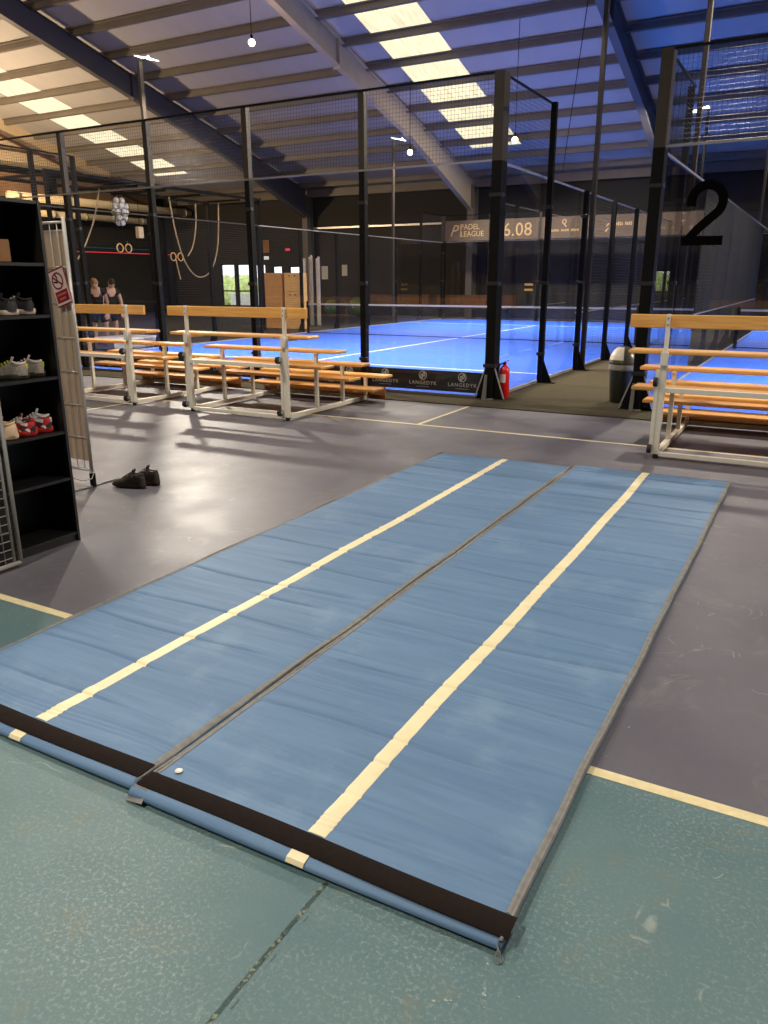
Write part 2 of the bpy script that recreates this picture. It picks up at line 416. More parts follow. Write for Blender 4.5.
br.build('bracing_rod', MT['blk'], ceil)

# outside, beyond the far windows
struct(MB().box(WX0-30, WX1+30, WY1+.3, WY1+60, -.3, -.1).build('ground_outside', MT['pave']))
hg = MB()
for k in range(60):
    x = WX0-14+k*1.0; hg.lathe([(.5,0),(.95,.5),(1.0,1.1),(.7,1.7),(.2,2.0)], (x+random.uniform(-.2,.2), WY1+9+random.uniform(-.4,.4), -.1), 9)
ho = hg.build('hedge_outside', MT['hedge'], smooth=True); ho['kind'] = 'stuff'; tag(ho, 'sunlit green hedge outdoors seen through far windows', 'hedge')
vs = MB(); vs.bevbox(-31, -16, WY1+5, WY1+5.3, -.1, .85, .03)
struct(vs.build('garden_wall_outside', MT['paper']))

# ------------------------------------------------------------------ court cages
def wires_x(mbx, x0, x1, y, z0, z1, p=.05, w=.0032):   # mesh in an X-Z plane
    h = w/2; n = max(1, round((x1-x0)/p)); k = max(1, round((z1-z0)/p))
    for i in range(n+1):
        x = x0+(x1-x0)*i/n; mbx.add([(x-h,y,z0),(x+h,y,z0),(x,y+w,z0),(x-h,y,z1),(x+h,y,z1),(x,y+w,z1)], [(0,1,4,3),(1,2,5,4),(2,0,3,5)])
    for i in range(k+1):
        z = z0+(z1-z0)*i/k; mbx.add([(x0,y,z-h),(x0,y,z+h),(x0,y-w,z),(x1,y,z-h),(x1,y,z+h),(x1,y-w,z)], [(0,1,4,3),(1,2,5,4),(2,0,3,5)])
def wires_y(mbx, x, y0, y1, z0, z1, p=.05, w=.0032):
    h = w/2; n = max(1, round((y1-y0)/p)); k = max(1, round((z1-z0)/p))
    for i in range(n+1):
        y = y0+(y1-y0)*i/n; mbx.add([(x,y-h,z0),(x,y+h,z0),(x+w,y,z0),(x,y-h,z1),(x,y+h,z1),(x+w,y,z1)], [(0,1,4,3),(1,2,5,4),(2,0,3,5)])
    for i in range(k+1):
        z = z0+(z1-z0)*i/k; mbx.add([(x,y0,z-h),(x,y0,z+h),(x-w,y0,z),(x,y1,z-h),(x,y1,z+h),(x-w,y1,z)], [(0,1,4,3),(1,2,5,4),(2,0,3,5)])
ZB = .012
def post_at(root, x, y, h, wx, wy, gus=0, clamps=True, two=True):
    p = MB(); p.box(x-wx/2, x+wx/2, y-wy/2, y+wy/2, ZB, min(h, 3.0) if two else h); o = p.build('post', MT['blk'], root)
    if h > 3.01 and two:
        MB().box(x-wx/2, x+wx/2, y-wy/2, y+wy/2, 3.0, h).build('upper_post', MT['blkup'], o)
    if gus:
        q = MB(); s = gus
        xa = x+s*wx/2
        q.prism([(xa, ZB), (xa+s*.17, ZB), (xa+s*.14, ZB+.03), (xa, ZB+.36)], y-.012, y+.012, 'y')
        q.box(min(xa, xa+s*.2), max(xa, xa+s*.2), y-.06, y+.06, ZB, ZB+.012)
        q.build('base_gusset', MT['alu'] if wx > .11 else MT['blk'], o)
    if clamps:
        for z in (.46, 1.52, 2.6):
            MB().bevbox(x-wx/2-.02, x+wx/2+.02, y-wy/2-.012, y+.0, z-.025, z+.025, .005).build('glass_clamp', MT['rubberblk'], o)
    return o
def end_wall(x0, x1, y, label, big=None, far=False):
    root = thing('court_end_wall', label, 'fence', ((x0+x1)/2, y, 0))
    n = 5; d = (x1-x0)/n
    for i in range(n+1):
        x = x0+d*i; corner = i in (0, n)
        wx, wy = (.13, .2) if corner else (.09, .09)
        o = post_at(root, x, y+(.05 if not far else -.05), 4.0, wx, wy)
        if corner and not far:
            for sx in (-1, 1):
                q = MB(); xa = x+sx*wx/2
                q.prism([(xa, ZB), (xa+sx*.15, ZB), (xa+sx*.12, ZB+.02), (xa, ZB+.4)], y-.02, y-.008, 'y')
                q.build('base_gusset', MT['blk'], o)
                q = MB(); q.bar((xa+sx*.145, y-.02, ZB+.01), (xa, y-.02, ZB+.42), .02, .014); q.build('gusset_edge', MT['alu'], o)
            q = MB(); q.box(x-.07, x+.07, y-.1, y+.16, ZB, ZB+.012); q.build('base_plate', MT['alu'], o)
            q = MB(); q.prism([(y-.06, ZB), (y-.16, ZB), (y-.06, ZB+.33)], x-.06, x-.02, 'x'); q.build('front_gusset', MT['col'], o)
    for i in range(n):
        a, c = x0+d*i+(.066 if i == 0 else .046), x0+d*(i+1)-(.066 if i == n-1 else .046)
        MB().box(a, c, y-.006, y+.006, .05, 3.0).build('glass_panel', MT['glass'], root)
        m = MB(); wires_x(m, a, c, y, 3.03, 3.98, .05 if not far else .1, .0032 if not far else .006); m.build('mesh_panel', MT['wire'], root, recalc=False)
    t = MB(); t.box(x0, x1, y-.012, y+.012, 3.985, 4.01); t.build('top_rail', MT['blk'], root)
    t = MB(); t.box(x0, x1, y-.015, y+.015, 3.0, 3.022); t.build('middle_rail', MT['alu'] if far else MT['galv'], root)
    t = MB(); t.box(x0, x1, y-.02, y+.02, ZB, .04); t.build('bottom_rail', MT['col'], root)
    return root
end_wall(XL, X0, YF, 'near glass end wall of the court behind the benches, low black advert banner inside')
end_wall(X2, X2R, YF, 'near glass end wall carrying the large black 2 beside the litter bin')
end_wall(XL, X0, YB, 'far glass end wall under the gold lettered banners', far=True)
end_wall(X2, X2R, YB, 'far end wall of the court behind the large black 2', far=True)

def side_wall(x, s, label):
    root = thing('court_side_fence', label, 'fence', (x, (YF+YB)/2, 0))
    for k in ((.5, 1) if s < 0 and x < -10 else (1,))+tuple(range(2, 10)):
        y = YF+2*k; h = 4.0 if k in (.5, 1, 9) else 3.0
        post_at(root, x+s*.05, y, h, .08, .08, gus=s, clamps=k in (1, 2, 8, 9), two=False)
    for y0, y1, zg, zt in ((YF+.1, YF+1.95, 3.0, 4.0), (YF+2.05, YF+3.95, 2.98, 3.0), (YB-3.95, YB-2.05, 2.98, 3.0), (YB-1.95, YB-.1, 3.0, 4.0)):
        MB().box(x-.006, x+.006, y0, y1, .05, zg).build('glass_panel', MT['glass'], root)
        if zt-zg < .5: continue
        m = MB(); wires_y(m, x, y0, y1, zg+.03, zt-.02); m.build('mesh_panel', MT['wire'], root, recalc=False)
    for k in range(2, 8):
        y0, y1 = YF+2*k+.05, YF+2*k+1.95
        m = MB(); wires_y(m, x, y0, y1, .06, 2.98, .055, .0036); m.build('mesh_panel', MT['wire'], root, recalc=False)
    MB().box(x-.012, x+.012, YF, YF+2, 3.985, 4.01).build('top_rail', MT['blk'], root); MB().box(x-.012, x+.012, YB-2, YB, 3.985, 4.01).build('top_rail', MT['blk'], root)
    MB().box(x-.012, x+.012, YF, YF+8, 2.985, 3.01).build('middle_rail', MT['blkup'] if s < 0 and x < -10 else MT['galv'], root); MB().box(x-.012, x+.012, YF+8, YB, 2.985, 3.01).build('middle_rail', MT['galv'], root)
    if x > -10: MB().box(x-.01, x+.01, YF+4, YB-4, 1.0, 1.02).build('hand_rail', MT['galv'], root)
    r = MB(); r.box(x-.02, x+.02, YF+.1, YB-.1, ZB, .05); r.build('bottom_rail', MT['alu'], root)
    return root
side_wall(X0, 1, 'stepped black mesh side fence running back from behind the red fire extinguisher')
side_wall(XL, -1, 'black mesh side fence between the blue court and the dark gym')
side_wall(X2, -1, 'black mesh side fence running back from behind the litter bin')

# nets
def net(x0, x1, label):
    root = thing('court_net', label, 'net', ((x0+x1)/2, 19.91, 0))
    m = MB(); wires_x(m, x0+.06, x1-.06, 19.91, .05, .86, .05, .003); m.build('netting', MT['wire'], root, recalc=False)
    MB().box(x0+.06, x1-.06, 19.897, 19.923, .86, .905).build('top_band', MT['alu'], root)
    MB().tube([(x0+.06,19.91,.05), (x1-.06,19.91,.05)], .012, 6).build('bottom_cord', MT['blk'], root)
    for x in (x0+.05, x1-.05): MB().lathe([(.04,.02),(.04,.95),(.02,.97)], (x,19.91,0), 12).build('net_post', MT['blk'], root, smooth=False)
net(XL+.1, X0-.1, 'white-topped net across the blue court behind the benches'); net(X2+.1, X2R-.1, 'white-topped net across the court behind the large black 2')

# advert banner inside the near wall
bn = thing('advertising_banner', 'low black banner repeating a silver round emblem and name along the glass', 'banner', (-8.9, YF+.12, 0))
MB().box(XL+.1, X0-.1, YF+.112, YF+.12, .055, .34).build('fabric', MT['banner'], bn)
lg = MB(); em = MB()
yb = YF+.111
def annulus(mbx, cx, y, cz, r0, r1, n=24, t=.001):
    vs = []
    for yy in (y, y-t):
        for r in (r0, r1):
            vs += [(cx+r*math.cos(2*PI*k/n), yy, cz+r*math.sin(2*PI*k/n)) for k in range(n)]
    fs = []
    for k in range(n):
        j = (k+1) % n
        fs += [(2*n+k, 2*n+j, 3*n+j, 3*n+k), (k, n+k, n+j, j), (n+k, 3*n+k, 3*n+j, n+j), (k, j, 2*n+j, 2*n+k)]
    mbx.add(vs, fs)
k = -4.33
while k > XL+.4:
    annulus(em, k, yb, .262, .052, .064)
    for s in (-1, 1):
        pts = [(k+s*.018+.022*math.cos(a), .262+s*.012+.034*math.sin(a)) for a in [i*PI/8 for i in range(16)]]
        pi = [(k+s*.018+.008*math.cos(a), .262+s*.014+.016*math.sin(a)) for a in [i*PI/8 for i in range(16)]]
        n = 16; em.add([(u, yb, w) for u, w in pts]+[(u, yb, w) for u, w in pi], [(i, (i+1) % n, n+(i+1) % n, n+i) for i in range(n)])
    em.bar((k-.02, yb, .215), (k+.02, yb, .31), .002, .010)
    text_on(lg, 'LANGEDYK', .05, k, yb, .132, 1.25)
    lg.box(k-.1, k+.1, yb-.001, yb, .1, .104)
    k -= .615
lg.build('lettering', MT['logo'], bn); em.build('emblem', MT['logo'], bn)

# large number on the glass of the next court
nb = thing('court_number', 'large black number 2 stuck on the glass above the right bench', 'number', (-1.35, YF-.008, 1.94))
nm = MB(); cl = [(417+99*math.cos(math.radians(a)), 127-99*math.sin(math.radians(a))) for a in range(196, -41, -6)]+[(440, 236), (372, 296), (322, 350), (312, 366)]
def NP(u, w, d): return (-1.585+(u-278)*.00169, YF-.008-d, 1.94+(395-w)*.00175)
ring_ = []
for k, (u, w) in enumerate(cl):
    a = cl[max(k-1, 0)]; c = cl[min(k+1, len(cl)-1)]; du, dw = c[0]-a[0], c[1]-a[1]; L_ = math.hypot(du, dw); nx_, ny_ = -dw/L_*29, du/L_*29
    if k == 0: nx_, ny_ = 29, 0
    if k >= len(cl)-2: nx_, ny_ = (-34, 0)
    if k and (nx_*ring_[-1][2]+ny_*ring_[-1][3]) < 0: nx_, ny_ = -nx_, -ny_
    ring_.append((u, w, nx_, ny_))
vs = []
for d in (0, .0015):
    for u, w, a, c in ring_: vs += [NP(u+a, w+c, d), NP(u-a, w-c, d)]
n_ = len(ring_); fs = []
for k in range(n_-1):
    b0 = 2*n_; fs += [(b0+2*k, b0+2*k+1, b0+2*k+3, b0+2*k+2), (2*k, 2*k+1, 2*k+3, 2*k+2), (2*k, b0+2*k, b0+2*k+2, 2*k+2), (2*k+1, b0+2*k+1, b0+2*k+3, 2*k+3)]
nm.add(vs, fs); p0 = NP(278, 395, 0); p1 = NP(538, 338, .0015)
nm.box(p0[0], p1[0], p1[1]-.0002, p0[1], p0[2], p1[2])
nm.build('digit', MT['vin2'], nb)

# banners over the far end
def fbanner(x0, x1, label, draw):
    y = YB-.11
    root = thing('hanging_banner', label, 'banner', ((x0+x1)/2, y, 3.04), group='banners along the far end of the courts')
    MB().box(x0, x1, y, y+.01, 3.04, 3.80).build('fabric', MT['bronze'], root)
    l = MB(); e = MB(); draw(l, e, y-.003); l.build('lettering', MT['gold'], root)
    if e.v: e.build('emblem', MT['gold'], root)
def d1(l, e, y):
    text_on(l, 'P', .42, -13.44, y, 3.22, 1, .4, sx=.95)
    l.box(-13.12, -13.10, y-.002, y, 3.18, 3.68)
    text_on(l, 'PADEL', .2, -12.72, y, 3.46, 1, sx=.95); text_on(l, 'LEAGUE', .2, -12.62, y, 3.2, 1, sx=.95)
def d2(l, e, y): text_on(l, '6.08', .46, -10.76, y, 3.18, 1.05, sx=.98)
def dashes(l, y, x0, x1, z, h, n):
    w = (x1-x0)/n
    for i in range(n):
        if i % 5 != 4: l.box(x0+w*i, x0+w*(i+.7), y-.001, y, z, z+h*(1 if i % 3 else .8))
def d3(l, e, y):
    annulus(e, -8.95, y, 3.62, .05, .09, 20); e.bar((-8.98,y-.001,3.56), (-8.86,y-.001,3.44), .002, .05)
    dashes(l, y, -9.42, -8.38, 3.28, .08, 14)
def d4(l, e, y):
    e.bar((-7.42,y-.001,3.22), (-7.32,y-.001,3.34), .002, .05); e.bar((-7.4,y-.001,3.4), (-7.3,y-.001,3.5), .002, .05); dashes(l, y, -7.05, -6.48, 3.42, .12, 9)
def d5(l, e, y):
    annulus(e, -4.76, y, 3.62, .10, .15, 20); e.box(-4.66, -4.5, y-.001, y, 3.6, 3.64); dashes(l, y, -5.76, -4.4, 3.26, .08, 12)
fbanner(-13.80, -11.92, 'bronze far banner with a slanted P and two lines of gold capitals', d1)
fbanner(-11.85, -9.92, 'bronze far banner reading 6.08 in big gold digits', d2)
fbanner(-9.82, -7.92, 'bronze far banner with small gold ring emblem over one thin text line', d3)
fbanner(-7.82, -5.95, 'bronze far banner with small gold marks left of a short word', d4)
fbanner(-5.85, -3.95, 'bronze far banner seen under the bend of the black 2, round emblem', d5)
fbanner(-1.8, 2.1, 'bronze far banner at the right, over the far end of the other court', lambda l, e, y: dashes(l, y, -1.4, -.4, 3.3, .08, 9))

# ------------------------------------------------------------------ tiered benches
def bench(xl, y0, label):
    w = 2.07; xr = xl+w
    root = thing('tiered_bench', label, 'bench', ((xl+xr)/2, y0, 0), group='mobile tiered benches in front of the courts')
    fx = (xl+.328, xr-.285)
    def board(name, y1, y2, z, t, a=xl, c=xr):
        return MB().bevbox(a, c, y1, y2, z-t, z, .008).build(name, MT['wood'], root)
    MB().bevbox(xl, xr, y0+.025, y0+.055, 1.160, 1.275, .006).build('backrest', MT['wood'], root)
    for k in range(4): board('seat_board', y0+.045+.585*k, y0+.28+.585*k, .965-.207*k, .035)
    for k in range(3): board('foot_board', y0+.30+.605*k, y0+.58+.605*k, .605-.205*k, .035)
    MB().bevbox(xl+.02, xr-.02, y0+1.86, y0+1.885, .03, .19, .005).build('kick_board', MT['wood2'], root)
    for x in fx:
        p = MB(); p.bevbox(x-.016, x+.016, y0-.018, y0+.02, .55, 1.28, .003); p.build('backrest_post', MT['frame'], root)
        p = MB(); p.bevbox(x-.03, x+.03, y0-.046, y0-.022, .84, .96, .003); p.bevbox(x-.026, x+.026, y0-.022, y0+.03, .04, .955, .003)
        p.bevbox(x-.06, x-.027, y0-.03, y0+.03, .05, .80, .003)
        p.build('rear_post', MT['frame'], root)
        MB().bevbox(x-.025, x+.025, y0+.031, y0+1.84, .02, .07, .003).build('base_rail', MT['frame'], root)
        for k in range(3):
            y = y0+.60+.59*k+.02; MB().bevbox(x-.02, x+.02, y-.02, y+.02, .07, .72-.207*k, .003).build('upright', MT['frame'], root)
            MB().bevbox(x-.03, x+.03, y-.28, y+.03, .56-.205*k, .569-.205*k, .002).build('foot_bracket', MT['frame'], root)
            MB().bevbox(x-.018, x+.018, y-.035, y+.07, .71-.207*k, .724-.207*k, .002).build('seat_bracket', MT['frame'], root)
        MB().bevbox(x-.018, x+.018, y0+.0, y0+.27, .905, .93, .002).build('seat_bracket', MT['frame'], root)
        for z, r in ((.70, .042), (.10, .04)):
            c = MB(); c.lathe([(r*.5,-.016),(r*.95,-.016),(r,-.01),(r,.01),(r*.95,.016),(r*.5,.016)], (x-.045, y0-.085, z), 18, axis='x')
            co = c.build('caster', MT['rubberblk'], root, smooth=False)
            MB().bevbox(x-.066, x-.028, y0-.085, y0-.03, z-.015, z+.03, .003).add([], []).build('caster_fork', MT['galv'], co)
        MB().lathe([(.02,.0),(.026,.012),(.022,.05)], (x, y0, 0), 12).build('foot_tip', MT['rubberblk'], root)
        bt = MB()
        for z in (1.19, 1.245): bt.lathe([(.006,-.024),(.006,-.0195)], (x, y0, z), 8, axis='y')
        bt.build('bolt', MT['blk'], root)
    for z0, z1 in ((.022, .062), (.60, .645)):
        MB().bevbox(fx[0]+.026, fx[1]-.061, y0-.015, y0+.025, z0, z1, .003).build('cross_rail', MT['frame'], root)
    MB().bevbox(fx[0]+.026, fx[1]-.026, y0+1.79, y0+1.83, .022, .068, .003).build('cross_rail', MT['frame'], root)
    return root
B1 = bench(-7.11, 7.25, 'pine tiered bench on white wheeled frame, middle one of the three, before the advert banner')
dup(B1, (-7.51-1.035, 7.25, 0), 'pine tiered bench partly hidden behind the wire rack with the red sign')
dup(B1, (-1.525+1.035, 7.25, 0), 'pine tiered bench under the large black 2, cut by the right edge')

# ------------------------------------------------------------------ gym mats on the floor
def mat_z(x, y, seed, yn, yf, x0, x1, folds):
    z = .036+.0022*math.sin(3.1*y+seed)+.0016*math.sin(5*x+2*y+seed*2)
    for (fy, dep, sl, a, c, wd) in folds:
        t = (x-x0)/(x1-x0)
        if a <= t <= c:
            e = min(1, (t-a)/.12+.01, (c-t)/.12+.01); dy = y-(fy+sl*(t-.5)+.012*math.sin(7*t+fy*9))
            z -= dep*e*math.exp(-(dy/wd)**2)
            z += dep*.45*e*math.exp(-((dy-.03)/.025)**2)
    e = min(x-x0, x1-x, yf-y)
    z -= .012*math.exp(-max(e, 0)/.014)
    return z
def edge_wob(y, seed): return .0022*math.sin(4*y+seed)+.0013*math.sin(11*y+seed*3)
def gym_mat(x0, x1, yn, yf, seed, label, strip_x0, strip_x1, corner_tab, drift=0):
    rnd = random.Random(seed)
    root = thing('gym_mat', label, 'mat', ((x0+x1)/2, (yn+yf)/2, 0), group='blue gym mats side by side on the floor')
    folds = []
    y = yn+.3
    while y < yf-.1:
        a = rnd.choice([0, 0, 0, rnd.uniform(.1, .5)]); c = rnd.choice([1, 1, 1, rnd.uniform(.55, .9)])
        folds.append((y, rnd.uniform(.004, .0095), rnd.uniform(-.03, .03), a-.05, c+.05, rnd.uniform(.005, .008))); y += rnd.uniform(.14, .32)
    for k in range(3): folds.append((yn+.150+.020*k, .0035, .01, -.05, 1.05, .005))
    nx = 46; ysl = []
    yy = yn+.05
    while yy < yf: ysl.append(yy); yy += .0065
    ysl.append(yf)
    g = MB(); vs = []
    # near edge rolls down to the floor
    flap = [(yn+.012, .004), (yn-.004, .011), (yn-.006, .018), (yn+.002, .0275), (yn+.02, .0335)]
    rows = [('f', f) for f in flap]+[('s', q) for q in ysl]
    for kind, q in rows:
        for i in range(nx+1):
            t = i/nx; t = .5-.5*math.cos(PI*t)*(.35)-.5*(1-2*t)*.65 if True else t
            yq = q[0] if kind == 'f' else q
            x = x0+(x1-x0)*t+(edge_wob(yq, seed)*(2*t-1))
            if kind == 'f': vs.append((x, q[0]+.008*math.sin(2.2*x+seed), q[1]+(.003*math.sin(4*x+seed) if q[1] > .012 else 0)))
            else: vs.append((x, q, mat_z(x, q, seed, yn, yf, x0, x1, folds)))
    R = len(rows); fs = [(r*(nx+1)+i, r*(nx+1)+i+1, (r+1)*(nx+1)+i+1, (r+1)*(nx+1)+i) for r in range(R-1) for i in range(nx)]
    n0 = len(vs)
    for r in range(R):    # sides down to the floor
        for i in (0, nx):
            v = vs[r*(nx+1)+i]; vs.append((v[0]+(.004 if i == 0 else -.004), v[1], .001))
    for r in range(R-1):
        fs.append((r*(nx+1), (r+1)*(nx+1), n0+2*(r+1), n0+2*r)); fs.append((r*(nx+1)+nx, n0+2*r+1, n0+2*(r+1)+1, (r+1)*(nx+1)+nx))
    n1 = len(vs)
    for i in range(nx+1): v = vs[(R-1)*(nx+1)+i]; vs.append((v[0], v[1]+.004, .001))
    fs += [((R-1)*(nx+1)+i, (R-1)*(nx+1)+i+1, n1+i+1, n1+i) for i in range(nx)]
    g.add(vs, fs); g.build('vinyl_cover', MT['vinyl'], root, smooth=True)
    Z = lambda x, y: mat_z(x, y, seed, yn, yf, x0, x1, folds) if y > yn+.04 else .0345
    def ribbon(name, m, cx, ya, yb, w, off, wob=.0015, ny=None, along='y', strands=7):
        q = MB(); ny = ny or int(abs(yb-ya)/(.005 if along == 'y' else .02))+2; vv = []
        for j in range(ny+1):
            u = ya+(yb-ya)*j/ny; c = (cx(u) if callable(cx) else cx)+wob*math.sin(u*3.3+seed)
            for k in range(strands):
                s = (k/(strands-1)-.5)*w
                px, py = (c+s, u) if along == 'y' else (u, c+s)
                lift = off*(1 if 0 < k < strands-1 else .35)
                vv.append((px, py, Z(min(max(px, x0+.004), x1-.004), min(py, yf))+lift))
        q.add(vv, [(j*strands+k, j*strands+k+1, (j+1)*strands+k+1, (j+1)*strands+k) for j in range(ny) for k in range(strands-1)])
        return q.build(name, m, root, smooth=True)
    cx = (strip_x0+strip_x1)/2; w = strip_x1-strip_x0
    ribbon('tape_line', MT['tape'], lambda u: cx+drift*(u-1.5)+(.005*math.sin(u*1.3+seed)+.003*math.sin(u*4.7)), yn+.10, yf-.012, w, .0026)
    # tape on the folded-down front
    t = MB(); t.add([(cx-w/2, yn+.001+.008*math.sin(2.2*cx+seed), .0285+.0015), (cx+w/2, yn+.001+.008*math.sin(2.2*cx+seed), .0285+.0015), (cx+w/2, yn+.022, .0362), (cx-w/2, yn+.022, .0362),
                     (cx-w/2, yn-.0075+.008*math.sin(2.2*cx+seed), .019), (cx+w/2, yn-.0075+.008*math.sin(2.2*cx+seed), .019)], [(4,5,1,0),(0,1,2,3)])
    t.build('tape_end', MT['tape'], root)
    vel = MB(); n = 60; vv = []
    for i in range(n+1):
        x = x0+.002+(x1-x0+(.010 if corner_tab else -.006))*i/n; wb = .004*math.sin(5*x+seed)
        for yq, dz in ((yn+.020, -.002), (yn+.024, .0036), (yn+.075, .0042), (yn+.093, .0036), (yn+.096, -.001)):
            vv.append((x, yq+wb, .0368+dz+.0018*math.sin(3.1*yq+seed)))
    vel.add(vv, [(i*5+k, i*5+k+1, (i+1)*5+k+1, (i+1)*5+k) for i in range(n) for k in range(4)])
    vel.build('velcro_strip', MT['velcro'], root, smooth=True)
    for sx, xe in ((1, x0+.012), (-1, x1-.012)):
        ribbon('edge_piping', MT['piping'], lambda u, sx=sx, xe=xe: xe-sx*edge_wob(u, seed), yn+.10, yf-.01, .026, .0035, wob=.0)
        q = MB(); q.tube([(xe-sx*.006-sx*edge_wob(u, seed), u, .031+.003*math.sin(6*u)) for u in [yn+.01+(yf-yn-.02)*j/90 for j in range(91)]], .006, 6)
        q.build('edge_cord', MT['piping'], root, smooth=True)
    ribbon('edge_piping', MT['piping'], yf-.013, x0+.01, x1-.01, .024, .003, wob=0, along='x')
    if corner_tab:
        q = MB(); q.add([(x0-.004, yn-.024, .004), (x0+.07, yn-.026, .016), (x0+.055, yn+.016, .0405), (x0+.001, yn+.016, .040), (x0-.002, yn-.004, .003)], [(0,1,2,3),(4,0,3)])
        q.build('corner_patch', MT['piping'], root)
        MB().lathe([(.012,.0),(.0135,.003),(.008,.006)], (x0+.075, yn+.135, .0375), 16).build('press_stud', MT['button'], root)
        q = MB(); q.tube([(x1-.01,yn+.0,.03),(x1+.004,yn-.012,.02),(x1+.014,yn-.02,.004),(x1+.008,yn-.028,.003),(x1-.004,yn-.02,.012),(x1-.002,yn-.008,.024)], .0022, 6)
        q.build('loose_loop', MT['piping'], root)
    return root
gym_mat(-2.962, -1.7300, 1.456, 6.43, 3, 'blue gym mat on the floor nearer the black shelf, its front edge set back', -2.336, -2.276, False, -.003)
gym_mat(-1.7185, -.480, 1.432, 6.51, 8, 'blue gym mat on the floor at right, ivory stud near its corner', -1.112, -1.052, True, -.008)

# ------------------------------------------------------------------ shelf unit, racks, shoes
sh = thing('shelf_unit', 'tall black open bookcase holding pairs of shoes at left', 'shelf', (-4.08, 2.70, 0))
SX0, SX1, SY0, SY1 = -4.22, -3.935, 2.30, 3.11
for nm, y in (('side_panel', SY1-.018), ('side_panel', SY0)): MB().bevbox(SX0, SX1, y, y+.018, 0, 2.0, .001).build(nm, MT['shelf'], sh)
MB().bevbox(SX0, SX0+.006, SY0+.018, SY1-.018, .0, 2.0, .001).build('back_panel', MT['shelf'], sh)
SZ = (1.67, 1.385, 1.03, .70, .412, .06)
for z in SZ+(2.0,): MB().bevbox(SX0+.006, SX1-.004, SY0+.018, SY1-.018, z-.018, z, .001).build('shelf_board', MT['shelf'], sh)
MB().bevbox(SX1-.03, SX1-.015, SY0+.018, SY1-.018, 0, .042, .001).build('plinth', MT['shelf'], sh)
tb = MB(); tb.bevbox(-4.16, -4.0, 2.76, 2.93, 1.385+.287, 1.385+.287+.12, .004)
bx = tag(tb.build('cardboard_box', MT['cardb']), 'small brown card box in the dim top compartment of the bookcase', 'box')

def shoe(root, cu, cs, cl, cc, L=.28, accent=None, hi=1.0):
    """toe along +x, heel at x=0 of the root"""
    st = [(0,.55,.48),(.03,.74,.76),(.10,.82,.84),(.20,.78,.74),(.28,.76,.86),(.35,.77,.94),(.44,.80,.82),(.54,.88,.64),(.66,.96,.50),(.78,.98,.42),(.88,.86,.36),(.95,.62,.28),(1.0,.2,.12)]
    W = .046; H = .088*hi; n = 16; vs = []; fs = []
    for t, w, h in st:
        for k in range(n+1):
            a = PI*k/n; ca, sa = math.cos(a), math.sin(a)
            x = t*L; y = w*W*(abs(ca)**.75)*(1 if ca >= 0 else -1); z = .022+h*H*(sa**.7)
            if .04 < t < .36 and sa > .80: z -= (.034 if .08 < t < .30 else .016)*(sa-.8)/.2
            vs.append((x, y, z))
    for i in range(len(st)-1):
        for k in range(n): fs.append((i*(n+1)+k, i*(n+1)+k+1, (i+1)*(n+1)+k+1, (i+1)*(n+1)+k))
    fs.append(tuple(range(n+1))); fs.append(tuple((len(st)-1)*(n+1)+k for k in range(n, -1, -1)))
    up = MB().add(vs, fs).build('upper', cu, root, smooth=True)
    so = MB(); m = 28; pr = []
    for k in range(m):
        a = 2*PI*k/m; ca, sa = math.cos(a), math.sin(a); t = .5+.52*ca
        wv = .047*(abs(sa)**.6)*(.82+.2*t-(.10 if .3 < t < .55 else 0)); pr.append((t*L, wv if sa > 0 else -wv))
    vs = []
    for z, s in ((0,.95),(.004,1.0),(.016,1.03),(.026,1.02),(.030,.96)):
        for x, y in pr: vs.append((L/2+(x-L/2)*s, y*s, z+(.014*max(0, x/L-.72)/.3 if z < .02 else .006*max(0, x/L-.72)/.3)+(.006 if x < .05*L and z > .02 else 0)))
    fs = [(i*m+k, i*m+(k+1) % m, (i+1)*m+(k+1) % m, (i+1)*m+k) for i in range(4) for k in range(m)]
    fs += [tuple(range(m-1, -1, -1)), tuple(4*m+k for k in range(m))]
    so.add(vs, fs).build('sole', cs, root, smooth=True)
    la = MB()
    for k in range(5):
        t = .37+.065*k; z = .022+H*(.94-1.45*(t-.36))
        la.tube([(t*L, -.026, z-.012), (t*L+.006, -.012, z+.001), (t*L+.008, .012, z+.001), (t*L, .026, z-.012)], .0038, 6)
    la.build('laces', cl, root, smooth=True)
    to = MB(); to.bar((.34*L, 0, .022+H*.80), (.28*L, 0, .022+H*1.16), .038, .011); to.build('tongue', cc, root)
    cb = MB(); cb.tube([(.035*L+.29*L*.5*(1-math.cos(a)), .030*math.sin(a), .022+H*(.80-.10*math.sin(PI*(.5-.5*math.cos(a)))+.06*(.5-.5*math.cos(a)))) for a in [2*PI*k/16 for k in range(16)]], .006, 6, closed=True)
    cb.build('collar', cc, root, smooth=True)
    if accent: 
        q = MB(); q.bevbox(-.004, .012, -.016, .016, .055, .085, .003); q.build('heel_tab', accent, root)
    return root
SM = dict(dk=mat('charcoal_knit', S(54,48,50), .8, scale=60), wsole=mat('ivory_sole', S(236,216,190), .5, var=.05), gry=mat('grey_mesh', S(150,140,126), .8, scale=80, var=.3),
          pale=mat('pale_lining', S(226,206,196), .8), neon=mat('neon_yellow', S(206,214,40), .5), dsole=mat('dark_sole', S(56,52,46), .6), redu=mat('red_black_mesh', S(150,28,30), .6, scale=26, var=.75),
          redsole=mat('red_sole', S(196,44,30), .5, scale=30, var=.3), wht=mat('white_leather', S(232,226,214), .45), crm=mat('cream_suede', S(226,192,152), .8, var=.08), blkl=mat('black_lace', S(30,28,28), .8),
          olive=mat('muddy_brown_mesh', S(60,50,38), .85, scale=40, var=.4), olive2=mat('brown_sole', S(50,40,28), .8, var=.3, scale=30))
